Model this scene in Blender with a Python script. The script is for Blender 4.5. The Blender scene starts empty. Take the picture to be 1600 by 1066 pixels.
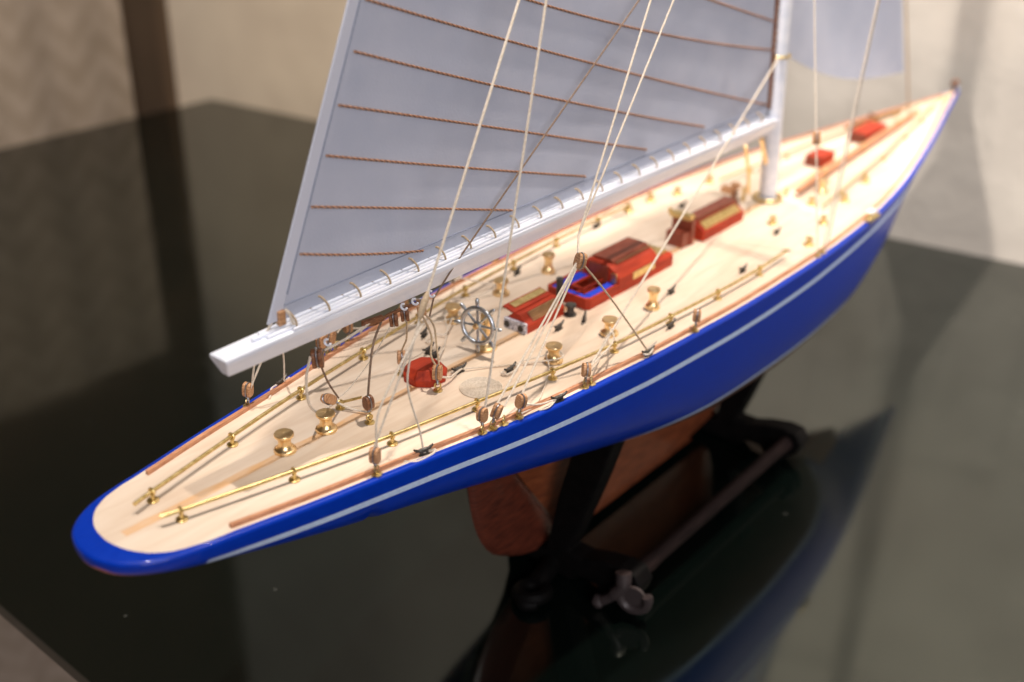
import bpy, bmesh, math, random
from mathutils import Vector, Matrix
random.seed(7)
scn = bpy.context.scene
COL = scn.collection
MM = 0.001                                    # everything below is authored in millimetres, built in metres

# ------------------------------------------------------------------ camera
CAM_P = (-0.0870941308377855, -0.1831356465985135, 0.1487287177149196)
R_RIGHT = Vector((0.6375910307135404, -0.7701756627851905, 0.017525010899794465))
R_UP = Vector((0.34434076685213677, 0.30526518960723087, 0.8878302767408552))
R_FWD = Vector((0.6891350476048418, 0.5600380455535624, -0.45983722521694387))
cd = bpy.data.cameras.new("camera")
cam = bpy.data.objects.new("camera", cd); COL.objects.link(cam)
m = Matrix.Identity(4)
for i in range(3):
    m[i][0] = R_RIGHT[i]; m[i][1] = R_UP[i]; m[i][2] = -R_FWD[i]; m[i][3] = CAM_P[i]
cam.matrix_world = m
cd.sensor_width = 36.0
cd.lens = 1737.0 / 1600 * 36
cd.clip_start = 0.01; cd.clip_end = 30
cd.dof.use_dof = True
cd.dof.focus_distance = 0.285
cd.dof.aperture_fstop = 8.5
scn.camera = cam

# ------------------------------------------------------------------ world and lamps
w = bpy.data.worlds.new("World"); scn.world = w; w.use_nodes = True
w.node_tree.nodes["Background"].inputs[0].default_value = (1.0, 0.92, 0.82, 1)
w.node_tree.nodes["Background"].inputs[1].default_value = 0.075

def aim(o, p, t):
    o.location = p
    o.rotation_euler = (Vector(t) - Vector(p)).to_track_quat('-Z', 'Y').to_euler()

def spot(name, p, t, power, col, size, blend, rad):
    l = bpy.data.lights.new(name, 'SPOT'); l.energy = power; l.color = col
    l.spot_size = math.radians(size); l.spot_blend = blend; l.shadow_soft_size = rad
    o = bpy.data.objects.new(name, l); COL.objects.link(o); aim(o, p, t); return o

def area(name, p, t, power, col, sx, sy):
    l = bpy.data.lights.new(name, 'AREA'); l.energy = power; l.color = col
    l.shape = 'RECTANGLE'; l.size = sx; l.size_y = sy
    o = bpy.data.objects.new(name, l); COL.objects.link(o); aim(o, p, t); return o

spot("ceiling_spot", (0.15, 0.33, 2.40), (0.27, 0.0, 0.0), 168, (1.0, 0.93, 0.87), 26, 0.5, 0.03)
area("window_light", (-0.9, -1.6, 0.9), (0.22, 0.0, 0.0), 24, (0.98, 0.95, 0.98), 1.0, 0.8)
spot("side_spot", (0.56, -0.10, 1.65), (0.30, 0.0, 0.0), 140, (1.0, 0.88, 0.76), 22.5, 0.95, 0.03)
spot("wall_spot", (-0.45, -0.012, 0.55), (0.52, -0.12, 0.14), 30, (1.0, 0.92, 0.84), 42, 0.8, 0.012)
spot("wall_washer", (0.40, -0.32, 1.00), (0.545, -0.14, 0.08), 60, (1.0, 0.92, 0.84), 40, 1.0, 0.03)
spot("corner_spot", (-0.12, 0.26, 0.45), (0.46, 0.46, -0.18), 15, (1.0, 0.80, 0.58), 52, 1.0, 0.04)
scn.cycles.caustics_reflective = False
scn.cycles.caustics_refractive = False
scn.view_settings.view_transform = 'Standard'
scn.view_settings.look = 'None'
scn.view_settings.gamma = 1.0
scn.view_settings.exposure = 0.0
scn.view_settings.use_curve_mapping = False

# ------------------------------------------------------------------ materials
def mat(name, col, rough=0.5, metal=0.0, coat=0.0, ior=1.5, spec=0.5, sheen=0.0):
    m = bpy.data.materials.new(name); m.use_nodes = True
    b = m.node_tree.nodes["Principled BSDF"]
    b.inputs["Base Color"].default_value = (*col, 1)
    b.inputs["Roughness"].default_value = rough
    b.inputs["Metallic"].default_value = metal
    b.inputs["IOR"].default_value = ior
    b.inputs["Specular IOR Level"].default_value = spec
    b.inputs["Coat Weight"].default_value = coat
    b.inputs["Coat Roughness"].default_value = 0.08
    if sheen: b.inputs["Sheen Weight"].default_value = sheen
    return m

def vary(m, c1, c2, scale=(1, 1, 1), freq=400.0, detail=4, lo=0.3, hi=0.7, bump=0.0, dist=0.0001, rvar=0.0):
    nt = m.node_tree; N = nt.nodes; Lk = nt.links; b = N["Principled BSDF"]
    tc = N.new("ShaderNodeTexCoord"); mp = N.new("ShaderNodeMapping"); mp.inputs["Scale"].default_value = scale
    nz = N.new("ShaderNodeTexNoise"); nz.inputs["Scale"].default_value = freq; nz.inputs["Detail"].default_value = detail
    cr = N.new("ShaderNodeValToRGB")
    cr.color_ramp.elements[0].position = lo; cr.color_ramp.elements[0].color = (*c1, 1)
    cr.color_ramp.elements[1].position = hi; cr.color_ramp.elements[1].color = (*c2, 1)
    Lk.new(tc.outputs["Object"], mp.inputs[0]); Lk.new(mp.outputs[0], nz.inputs["Vector"])
    Lk.new(nz.outputs["Fac"], cr.inputs[0]); Lk.new(cr.outputs[0], b.inputs["Base Color"])
    if bump:
        bp = N.new("ShaderNodeBump"); bp.inputs["Strength"].default_value = bump; bp.inputs["Distance"].default_value = dist
        Lk.new(nz.outputs["Fac"], bp.inputs["Height"]); Lk.new(bp.outputs[0], b.inputs["Normal"])
    if rvar:
        mr = N.new("ShaderNodeMapRange"); r0 = b.inputs["Roughness"].default_value
        mr.inputs["To Min"].default_value = max(0.02, r0 - rvar); mr.inputs["To Max"].default_value = r0 + rvar
        Lk.new(nz.outputs["Fac"], mr.inputs["Value"]); Lk.new(mr.outputs[0], b.inputs["Roughness"])
    return m

M = {}
M['blue'] = vary(mat('blue_paint', (0.0, 0.03, 0.5), 0.36, coat=0.22, spec=0.18), (0.0, 0.029, 0.36), (0.0, 0.035, 0.40), (0.6, 1, 1), 600, 4, bump=0.10, dist=0.0001, rvar=0.06)
M['cove'] = vary(mat('pale_stripe', (0.55, 0.68, 0.9), 0.4), (0.50, 0.62, 0.84), (0.60, 0.74, 0.95), (1, 1, 1), 700, 3, bump=0.06)
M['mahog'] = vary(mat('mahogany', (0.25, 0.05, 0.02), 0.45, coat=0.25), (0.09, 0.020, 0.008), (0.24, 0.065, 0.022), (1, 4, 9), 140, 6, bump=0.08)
M['under'] = vary(mat('shaded_underbody', (0.06, 0.015, 0.008), 0.5), (0.05, 0.012, 0.006), (0.09, 0.022, 0.010), (1, 4, 7), 110, 5, bump=0.05)  # mahogany darkened: the shade under the hull is put into the colour
M['counter'] = vary(mat('pinkish_primer', (0.40, 0.13, 0.10), 0.5), (0.36, 0.11, 0.09), (0.46, 0.16, 0.13), (1, 1, 1), 300, 3)
M['rudder'] = vary(mat('rudder_wood', (0.2, 0.03, 0.015), 0.45, coat=0.25), (0.045, 0.010, 0.006), (0.14, 0.030, 0.014), (1.5, 1, 11), 120, 5, bump=0.08)
M['batten'] = vary(mat('batten_wood', (0.55, 0.26, 0.13), 0.5), (0.42, 0.17, 0.08), (0.62, 0.31, 0.17), (1, 8, 8), 200, 4, bump=0.1)
M['block'] = vary(mat('pear_wood', (0.55, 0.25, 0.11), 0.5), (0.30, 0.13, 0.05), (0.66, 0.37, 0.19), (1, 1, 3), 900, 3, bump=0.15)
M['blockdark'] = vary(mat('stained_wood', (0.2, 0.08, 0.03), 0.5), (0.10, 0.035, 0.015), (0.30, 0.12, 0.05), (1, 1, 3), 900, 3, bump=0.15)
M['brass'] = vary(mat('brass', (0.9, 0.6, 0.22), 0.3, 1.0), (0.72, 0.47, 0.17), (0.92, 0.66, 0.30), (1, 1, 1), 900, 3, bump=0.04, rvar=0.1)
M['gold'] = vary(mat('polished_brass', (0.9, 0.6, 0.25), 0.34, 1.0), (0.90, 0.62, 0.30), (0.98, 0.76, 0.44), (1, 1, 12), 900, 3, bump=0.03, rvar=0.06)
M['olive'] = vary(mat('aged_brass', (0.5, 0.4, 0.1), 0.36, 1.0), (0.60, 0.45, 0.17), (0.88, 0.70, 0.35), (1, 1, 1), 800, 3, bump=0.08, rvar=0.1)
M['steel'] = vary(mat('cast_pewter', (0.50, 0.56, 0.62), 0.38, 1.0), (0.42, 0.47, 0.53), (0.66, 0.70, 0.74), (1, 1, 1), 1200, 3, bump=0.1)
M['wire'] = mat('steel_wire', (0.32, 0.31, 0.33), 0.35, 0.8)
M['black'] = vary(mat('black_cast', (0.03, 0.027, 0.024), 0.45), (0.012, 0.011, 0.010), (0.07, 0.06, 0.05), (1, 1, 1), 1500, 3, bump=0.3)
M['rope'] = vary(mat('cotton_rope', (0.72, 0.62, 0.48), 0.9), (0.62, 0.53, 0.42), (0.82, 0.73, 0.62), (1, 1, 1), 1800, 3)
M['ropetan'] = vary(mat('tan_rope', (0.5, 0.38, 0.24), 0.9), (0.40, 0.29, 0.18), (0.58, 0.45, 0.31), (1, 1, 1), 1800, 3)
M['ropedark'] = vary(mat('dark_thread', (0.2, 0.14, 0.10), 0.85), (0.13, 0.085, 0.06), (0.28, 0.19, 0.13), (1, 1, 1), 1800, 3)
M['reefdark'] = mat('reef_cord_brown', (0.19, 0.09, 0.055), 0.9)
M['reeftan'] = mat('reef_cord_tan', (0.55, 0.30, 0.18), 0.9)
M['red'] = vary(mat('red_paint', (0.65, 0.045, 0.012), 0.6, spec=0.3), (0.30, 0.024, 0.008), (0.47, 0.045, 0.014), (0.5, 3, 3), 220, 4, bump=0.08)
M['darkred'] = vary(mat('brown_red_stain', (0.26, 0.055, 0.025), 0.4), (0.20, 0.035, 0.018), (0.30, 0.07, 0.035), (1, 6, 6), 250, 4, bump=0.05)
M['cushion'] = mat('blue_cushion', (0.003, 0.045, 0.60), 0.6)
M['dial'] = vary(mat('speckled_panel', (0.6, 0.6, 0.66), 0.5), (0.15, 0.15, 0.18), (0.72, 0.70, 0.76), (1, 1, 1), 2600, 2, 0.38, 0.52)
M['white'] = vary(mat('white_paint', (0.80, 0.82, 0.90), 0.32, coat=0.2), (0.70, 0.74, 0.84), (0.84, 0.86, 0.93), (0.15, 1, 1), 320, 5, bump=0.12)
M['lamp_black'] = vary(mat('black_lacquer', (0.004, 0.004, 0.004), 0.6, spec=0.08), (0.002, 0.002, 0.002), (0.005, 0.004, 0.004), (1, 1, 1), 250, 3, bump=0.05)
M['rod'] = vary(mat('dark_walnut', (0.09, 0.035, 0.025), 0.7, spec=0.1), (0.010, 0.006, 0.006), (0.024, 0.014, 0.013), (1, 8, 8), 120, 4)
M['claw'] = mat('worn_bronze_foot', (0.05, 0.038, 0.038), 0.4, 0.1, spec=0.3)
M['floor'] = vary(mat('brown_carpet', (0.30, 0.20, 0.14), 0.95), (0.45, 0.30, 0.24), (0.58, 0.42, 0.33), (1, 1, 1), 90, 5, bump=0.4, dist=0.004)

def deck_material():
    m = mat('maple_deck', (0.80, 0.66, 0.48), 0.5, coat=0.08)
    nt = m.node_tree; N = nt.nodes; Lk = nt.links; b = N["Principled BSDF"]
    tc = N.new("ShaderNodeTexCoord")
    mp = N.new("ShaderNodeMapping"); mp.inputs["Scale"].default_value = (0.10, 1, 1)
    nz = N.new("ShaderNodeTexNoise"); nz.inputs["Scale"].default_value = 520; nz.inputs["Detail"].default_value = 6; nz.inputs["Distortion"].default_value = 0.4
    cr = N.new("ShaderNodeValToRGB")
    e = cr.color_ramp.elements
    e[0].position = 0.34; e[0].color = (0.73, 0.58, 0.44, 1); e[1].position = 0.62; e[1].color = (0.80, 0.665, 0.53, 1)
    Lk.new(tc.outputs["Object"], mp.inputs[0]); Lk.new(mp.outputs[0], nz.inputs["Vector"]); Lk.new(nz.outputs["Fac"], cr.inputs[0])
    # broad blotches of the veneer
    n2 = N.new("ShaderNodeTexNoise"); n2.inputs["Scale"].default_value = 38; n2.inputs["Detail"].default_value = 4
    mp2 = N.new("ShaderNodeMapping"); mp2.inputs["Scale"].default_value = (0.4, 1, 1)
    Lk.new(tc.outputs["Object"], mp2.inputs[0]); Lk.new(mp2.outputs[0], n2.inputs["Vector"])
    c2 = N.new("ShaderNodeValToRGB"); c2.color_ramp.elements[0].color = (0.87, 0.83, 0.80, 1); c2.color_ramp.elements[1].color = (1, 1, 1, 1)
    c2.color_ramp.elements[0].position = 0.3; c2.color_ramp.elements[1].position = 0.6
    Lk.new(n2.outputs["Fac"], c2.inputs[0])
    mu = N.new("ShaderNodeMix"); mu.data_type = 'RGBA'; mu.blend_type = 'MULTIPLY'; mu.inputs["Factor"].default_value = 1
    Lk.new(cr.outputs[0], mu.inputs["A"]); Lk.new(c2.outputs[0], mu.inputs["B"])
    # stained seam down the middle of the deck: a band with ragged edges
    sx = N.new("ShaderNodeSeparateXYZ"); Lk.new(tc.outputs["Object"], sx.inputs[0])
    n3 = N.new("ShaderNodeTexNoise"); n3.inputs["Scale"].default_value = 420; n3.inputs["Detail"].default_value = 4
    mp3 = N.new("ShaderNodeMapping"); mp3.inputs["Scale"].default_value = (0.45, 1, 1)
    Lk.new(tc.outputs["Object"], mp3.inputs[0]); Lk.new(mp3.outputs[0], n3.inputs["Vector"])
    def math_(op, a, bb=None, v=None):
        n = N.new("ShaderNodeMath"); n.operation = op
        Lk.new(a, n.inputs[0])
        if bb is not None: Lk.new(bb, n.inputs[1])
        if v is not None: n.inputs[1].default_value = v
        return n.outputs[0]
    off = math_('MULTIPLY', math_('SUBTRACT', n3.outputs["Fac"], v=0.5), v=0.0016)
    ay = math_('ABSOLUTE', math_('ADD', sx.outputs[1], v=0.0006))
    d = math_('ADD', ay, off)
    mr = N.new("ShaderNodeMapRange"); mr.inputs["From Min"].default_value = 0.0010; mr.inputs["From Max"].default_value = 0.0015
    mr.inputs["To Min"].default_value = 1.0; mr.inputs["To Max"].default_value = 0.0
    Lk.new(d, mr.inputs["Value"])
    st = math_('GREATER_THAN', sx.outputs[0], v=0.0085)
    pat = math_('MULTIPLY', mr.outputs[0], st)
    n4 = N.new("ShaderNodeMapRange"); n4.inputs["From Min"].default_value = 0.3; n4.inputs["From Max"].default_value = 0.65; n4.inputs["To Min"].default_value = 0.55; n4.inputs["To Max"].default_value = 1.0
    Lk.new(n3.outputs["Fac"], n4.inputs["Value"])
    pat = math_('MULTIPLY', pat, n4.outputs[0])
    mx = N.new("ShaderNodeMix"); mx.data_type = 'RGBA'
    Lk.new(pat, mx.inputs["Factor"]); Lk.new(mu.outputs["Result"], mx.inputs["A"]); mx.inputs["B"].default_value = (0.72, 0.42, 0.20, 1)
    Lk.new(mx.outputs["Result"], b.inputs["Base Color"])
    bp = N.new("ShaderNodeBump"); bp.inputs["Strength"].default_value = 0.18; bp.inputs["Distance"].default_value = 0.0001
    Lk.new(nz.outputs["Fac"], bp.inputs["Height"]); Lk.new(bp.outputs[0], b.inputs["Normal"])
    return m
M['deck'] = deck_material()

def sail_material():
    m = bpy.data.materials.new('sail_cloth'); m.use_nodes = True
    nt = m.node_tree; N = nt.nodes; Lk = nt.links; b = N["Principled BSDF"]; out = N["Material Output"]
    tc = N.new("ShaderNodeTexCoord"); nz = N.new("ShaderNodeTexNoise"); nz.inputs["Scale"].default_value = 60; nz.inputs["Detail"].default_value = 6
    Lk.new(tc.outputs["Object"], nz.inputs["Vector"])
    cr = N.new("ShaderNodeValToRGB"); cr.color_ramp.elements[0].position = 0.3; cr.color_ramp.elements[0].color = (0.58, 0.62, 0.74, 1)
    cr.color_ramp.elements[1].position = 0.7; cr.color_ramp.elements[1].color = (0.66, 0.69, 0.80, 1)
    Lk.new(nz.outputs["Fac"], cr.inputs[0]); Lk.new(cr.outputs[0], b.inputs["Base Color"])
    b.inputs["Roughness"].default_value = 0.8
    wv = N.new("ShaderNodeTexNoise"); wv.inputs["Scale"].default_value = 1600; wv.inputs["Detail"].default_value = 2
    Lk.new(tc.outputs["Object"], wv.inputs["Vector"])
    mpw = N.new("ShaderNodeMapping"); mpw.inputs["Scale"].default_value = (1.0, 1.0, 0.35); Lk.new(tc.outputs["Object"], mpw.inputs[0])
    big = N.new("ShaderNodeTexNoise"); big.inputs["Scale"].default_value = 34; big.inputs["Detail"].default_value = 3; Lk.new(mpw.outputs[0], big.inputs["Vector"])
    b0 = N.new("ShaderNodeBump"); b0.inputs["Strength"].default_value = 0.55; b0.inputs["Distance"].default_value = 0.0016; Lk.new(big.outputs["Fac"], b0.inputs["Height"])
    bp = N.new("ShaderNodeBump"); bp.inputs["Strength"].default_value = 0.45; bp.inputs["Distance"].default_value = 0.00015
    Lk.new(b0.outputs[0], bp.inputs["Normal"])
    Lk.new(wv.outputs["Fac"], bp.inputs["Height"]); Lk.new(bp.outputs[0], b.inputs["Normal"])
    tr = N.new("ShaderNodeBsdfTranslucent"); Lk.new(cr.outputs[0], tr.inputs[0])
    ms = N.new("ShaderNodeMixShader"); ms.inputs[0].default_value = 0.30
    Lk.new(b.outputs[0], ms.inputs[1]); Lk.new(tr.outputs[0], ms.inputs[2]); Lk.new(ms.outputs[0], out.inputs["Surface"])
    return m
M['sail'] = sail_material()
M['hem'] = mat('hem_cloth', (0.58, 0.60, 0.69), 0.85)
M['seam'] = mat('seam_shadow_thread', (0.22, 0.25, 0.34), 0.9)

def wall_material(name, c1, c2, freq, bump=0.3):
    return vary(mat(name, c1, 0.9), c1, c2, (1, 1, 1), freq, 6, 0.35, 0.65, bump=bump, dist=0.002)
M['wall'] = wall_material('cream_plaster', (0.62, 0.56, 0.49), (0.69, 0.63, 0.55), 22, 0.8)
M['wallshade'] = wall_material('shaded_wall', (0.11, 0.075, 0.045), (0.14, 0.09, 0.055), 10)  # shade on the recessed left wall is put into this dark brown

def curtain_material():
    m = mat('zigzag_fabric', (0.4, 0.34, 0.28), 0.95)
    nt = m.node_tree; N = nt.nodes; Lk = nt.links; b = N["Principled BSDF"]
    tc = N.new("ShaderNodeTexCoord"); sx = N.new("ShaderNodeSeparateXYZ"); Lk.new(tc.outputs["Object"], sx.inputs[0])
    def mt(op, a, bb=None, v=None):
        n = N.new("ShaderNodeMath"); n.operation = op
        if a is not None: Lk.new(a, n.inputs[0])
        if bb is not None: Lk.new(bb, n.inputs[1])
        if v is not None: n.inputs[1].default_value = v
        return n.outputs[0]
    px = mt('PINGPONG', sx.outputs[0], v=0.022)
    zz = mt('ADD', mt('MULTIPLY', px, v=1.1), sx.outputs[2])
    wv = mt('SINE', mt('MULTIPLY', zz, v=240.0))
    nz = N.new("ShaderNodeTexNoise"); nz.inputs["Scale"].default_value = 45; nz.inputs["Detail"].default_value = 4; Lk.new(tc.outputs["Object"], nz.inputs["Vector"])
    f = mt('ADD', mt('MULTIPLY', wv, v=0.12), nz.outputs["Fac"])
    cr = N.new("ShaderNodeValToRGB"); cr.color_ramp.elements[0].position = 0.3; cr.color_ramp.elements[0].color = (0.30, 0.245, 0.19, 1)
    cr.color_ramp.elements[1].position = 0.72; cr.color_ramp.elements[1].color = (0.385, 0.32, 0.26, 1)
    Lk.new(f, cr.inputs[0]); Lk.new(cr.outputs[0], b.inputs["Base Color"])
    return m
M['curtain'] = curtain_material()

def glass_material():
    m = mat('dark_glass', (0.0015, 0.003, 0.0025), 0.06, ior=1.93, spec=0.5)
    nt = m.node_tree; N = nt.nodes; Lk = nt.links; b = N["Principled BSDF"]
    tc = N.new("ShaderNodeTexCoord"); nz = N.new("ShaderNodeTexNoise"); nz.inputs["Scale"].default_value = 14; nz.inputs["Detail"].default_value = 8; nz.inputs["Distortion"].default_value = 1.5
    b.inputs["Specular Tint"].default_value = (0.90, 0.97, 0.86, 1)
    Lk.new(tc.outputs["Object"], nz.inputs["Vector"])
    mr = N.new("ShaderNodeMapRange"); mr.inputs["From Min"].default_value = 0.35; mr.inputs["From Max"].default_value = 0.7; mr.inputs["To Min"].default_value = 0.045; mr.inputs["To Max"].default_value = 0.12
    Lk.new(nz.outputs["Fac"], mr.inputs["Value"]); Lk.new(mr.outputs[0], b.inputs["Roughness"])
    # dust specks
    vo = N.new("ShaderNodeTexVoronoi"); vo.inputs["Scale"].default_value = 55; Lk.new(tc.outputs["Object"], vo.inputs["Vector"])
    lt = N.new("ShaderNodeMath"); lt.operation = 'LESS_THAN'; lt.inputs[1].default_value = 0.035; Lk.new(vo.outputs["Distance"], lt.inputs[0])
    n5 = N.new("ShaderNodeMath"); n5.operation = 'MULTIPLY'; n5.inputs[1].default_value = 0.3; Lk.new(lt.outputs[0], n5.inputs[0])
    mx = N.new("ShaderNodeMix"); mx.data_type = 'RGBA'; mx.inputs["A"].default_value = (0.0015, 0.003, 0.0025, 1); mx.inputs["B"].default_value = (0.12, 0.12, 0.11, 1)
    Lk.new(n5.outputs[0], mx.inputs["Factor"]); Lk.new(mx.outputs["Result"], b.inputs["Base Color"])
    return m
M['glass'] = glass_material()

# ------------------------------------------------------------------ mesh helpers
class MB:
    def __init__(s): s.v = []; s.f = []; s.mi = []
    def add(s, vs, fs, mi=0):
        o = len(s.v); s.v += [tuple(v) for v in vs]; s.f += [tuple(i + o for i in f) for f in fs]; s.mi += [mi] * len(fs)
        return s
    def box(s, c, d, rot=None, taper=1.0, mi=0):
        vs = []
        for z in (-1, 1):
            k = taper if z > 0 else 1
            for x, y in ((-1, -1), (1, -1), (1, 1), (-1, 1)):
                vs.append(Vector((x * d[0] / 2 * k, y * d[1] / 2 * k, z * d[2] / 2)))
        if rot is not None: vs = [rot @ v for v in vs]
        vs = [v + Vector(c) for v in vs]
        return s.add(vs, [(0, 3, 2, 1), (4, 5, 6, 7), (0, 1, 5, 4), (1, 2, 6, 5), (2, 3, 7, 6), (3, 0, 4, 7)], mi)
    def tube(s, pts, r, n=8, cap=True, mi=0, closed=False):
        pts = [Vector(p) for p in pts]; k = len(pts)
        rs = r if isinstance(r, (list, tuple)) else [r] * k
        T = []
        for i in range(k):
            if closed: t = pts[(i + 1) % k] - pts[i - 1]
            else: t = pts[min(i + 1, k - 1)] - pts[max(i - 1, 0)]
            T.append(t.normalized() if t.length > 1e-9 else Vector((0, 0, 1)))
        a = Vector((0, 0, 1)) if abs(T[0].z) < 0.9 else Vector((1, 0, 0))
        u = T[0].cross(a).normalized(); vs = []
        for i in range(k):
            if i: u = (u - T[i] * u.dot(T[i])).normalized()
            b = T[i].cross(u)
            for j in range(n):
                an = 2 * math.pi * j / n
                vs.append(pts[i] + (u * math.cos(an) + b * math.sin(an)) * rs[i])
        fs = []
        for i in range(k if closed else k - 1):
            i2 = (i + 1) % k
            for j in range(n):
                fs.append((i * n + j, i * n + (j + 1) % n, i2 * n + (j + 1) % n, i2 * n + j))
        if cap and not closed:
            fs.append(tuple(range(n - 1, -1, -1))); fs.append(tuple((k - 1) * n + j for j in range(n)))
        return s.add(vs, fs, mi)
    def lathe(s, prof, c, axis=(0, 0, 1), n=28, mi=0):
        q = Vector((0, 0, 1)).rotation_difference(Vector(axis).normalized()); vs = []; k = len(prof)
        for r, z in prof:
            for j in range(n):
                an = 2 * math.pi * j / n
                vs.append(q @ Vector((r * math.cos(an), r * math.sin(an), z)) + Vector(c))
        fs = [(i * n + j, i * n + (j + 1) % n, (i + 1) * n + (j + 1) % n, (i + 1) * n + j) for i in range(k - 1) for j in range(n)]
        fs.append(tuple(range(n - 1, -1, -1))); fs.append(tuple((k - 1) * n + j for j in range(n)))
        return s.add(vs, fs, mi)
    def prism(s, poly, a, b, plane='xz', mi=0):
        """polygon in a plane, extruded between offsets a and b along the third axis"""
        n = len(poly)
        def P(p, w):
            if plane == 'xz': return (p[0], w, p[1])
            if plane == 'yz': return (w, p[0], p[1])
            return (p[0], p[1], w)
        vs = [P(p, a) for p in poly] + [P(p, b) for p in poly]
        fs = [tuple(range(n - 1, -1, -1)), tuple(range(n, 2 * n))] + [(i, (i + 1) % n, n + (i + 1) % n, n + i) for i in range(n)]
        return s.add(vs, fs, mi)
    def torus(s, c, R, r, axis=(0, 0, 1), n=24, m_=8, arc=(0, 360), mi=0):
        q = Vector((0, 0, 1)).rotation_difference(Vector(axis).normalized())
        full = arc[1] - arc[0] >= 360
        pts = []
        for i in range(n if full else n + 1):
            an = math.radians(arc[0] + (arc[1] - arc[0]) * i / n)
            pts.append(q @ Vector((R * math.cos(an), R * math.sin(an), 0)) + Vector(c))
        return s.tube(pts, r, m_, closed=full, mi=mi)
    def build(s, name, mats, parent=None, smooth=True, bevel=0.0, label=None, local=None, fix=True):
        me = bpy.data.meshes.new(name)
        o_ = Vector(local) if local is not None else Vector((0, 0, 0))
        me.from_pydata([tuple((Vector(v) - o_) * MM) for v in s.v], [], s.f)
        ms = mats if isinstance(mats, (list, tuple)) else [mats]
        for x in ms: me.materials.append(M[x])
        if len(ms) > 1: me.polygons.foreach_set("material_index", s.mi)
        if fix:
            bm = bmesh.new(); bm.from_mesh(me); bmesh.ops.recalc_face_normals(bm, faces=bm.faces); bm.to_mesh(me); bm.free()
        if smooth:
            me.polygons.foreach_set("use_smooth", [True] * len(me.polygons))
            try: me.set_sharp_from_angle(angle=math.radians(40))
            except Exception: pass
        me.update()
        o = bpy.data.objects.new(name, me); COL.objects.link(o)
        o.location = o_ * MM
        if parent is not None: o.parent = parent
        if bevel:
            md = o.modifiers.new("bevel", 'BEVEL'); md.width = bevel * MM; md.segments = 2; md.limit_method = 'ANGLE'; md.angle_limit = math.radians(35)
        if label: o['label'] = label
        return o

def empty(name, label, cat, loc=(0, 0, 0)):
    o = bpy.data.objects.new(name, None); COL.objects.link(o); o.empty_display_size = 0.02
    o.location = Vector(loc) * MM; o['label'] = label; o['category'] = cat
    return o

def smooth_path(P, k=8):
    P = [Vector(p) for p in P]
    if len(P) < 3: return P
    out = []
    for i in range(len(P) - 1):
        p0 = P[max(i - 1, 0)]; p1 = P[i]; p2 = P[i + 1]; p3 = P[min(i + 2, len(P) - 1)]
        for j in range(k):
            t = j / k
            out.append(0.5 * ((2 * p1) + (-p0 + p2) * t + (2 * p0 - 5 * p1 + 4 * p2 - p3) * t * t + (-p0 + 3 * p1 - 3 * p2 + p3) * t ** 3))
    out.append(P[-1]); return out

def resample(P, step):
    out = [P[0].copy()]; acc = 0.0
    for a, b in zip(P[:-1], P[1:]):
        d = (b - a).length; t = step - acc
        while t <= d:
            out.append(a + (b - a) * (t / d)); t += step
        acc = d - (t - step)
    if (out[-1] - P[-1]).length > 1e-6: out.append(P[-1].copy())
    return out

def strands(mb, P, r, n=3, pitch=1.6, sides=5, mis=(0, 0, 0), step=None):
    """laid rope: n helical strands along the path P"""
    P = resample([Vector(p) for p in P], step or pitch / 7.0); k = len(P)
    T = [(P[min(i + 1, k - 1)] - P[max(i - 1, 0)]).normalized() for i in range(k)]
    a = Vector((0, 0, 1)) if abs(T[0].z) < 0.9 else Vector((1, 0, 0))
    u = T[0].cross(a).normalized(); U = []
    for i in range(k):
        u = (u - T[i] * u.dot(T[i])).normalized(); U.append(u)
    L = [0.0]
    for i in range(1, k): L.append(L[-1] + (P[i] - P[i - 1]).length)
    for s in range(n):
        pts = []
        for i in range(k):
            an = 2 * math.pi * (L[i] / pitch + s / n)
            pts.append(P[i] + (U[i] * math.cos(an) + T[i].cross(U[i]) * math.sin(an)) * r * 0.56)
        mb.tube(pts, r * 0.50, sides, mi=mis[s])

YACHT = empty('model_yacht', 'blue hulled wooden model racing yacht with pale deck and grey sail', 'model boat', (250, 0, -88))
YACHT_OFF = Vector((250, 0, -88)) * MM
def part(o, p=None):
    """hang a part (built in scene coordinates) under the yacht or under another part"""
    par = p or YACHT
    wl = o.location.copy()
    off = Vector((0, 0, 0)); q = par
    while q is not None: off += q.location; q = q.parent
    o.parent = par; o.location = wl - off
    return o

# ------------------------------------------------------------------ hull lines (mm)
def interp(T):
    xs = [a for a, _ in T]; ys = [b for _, b in T]; n = len(xs)
    d = [(ys[i + 1] - ys[i]) / (xs[i + 1] - xs[i]) for i in range(n - 1)]
    mt = [d[0]] + [0 if d[i - 1] * d[i] <= 0 else 2 * d[i - 1] * d[i] / (d[i - 1] + d[i]) for i in range(1, n - 1)] + [d[-1]]
    def f(x):
        if x <= xs[0]: return ys[0]
        if x >= xs[-1]: return ys[-1]
        i = 0
        while xs[i + 1] < x: i += 1
        h = xs[i + 1] - xs[i]; t = (x - xs[i]) / h
        return (ys[i] * (2 * t ** 3 - 3 * t * t + 1) + h * mt[i] * (t ** 3 - 2 * t * t + t) + ys[i + 1] * (-2 * t ** 3 + 3 * t * t) + h * mt[i + 1] * (t ** 3 - t * t))
    return f
def ZD(x): return 15.508 * (x / 500.0 - 0.45) ** 2
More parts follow.
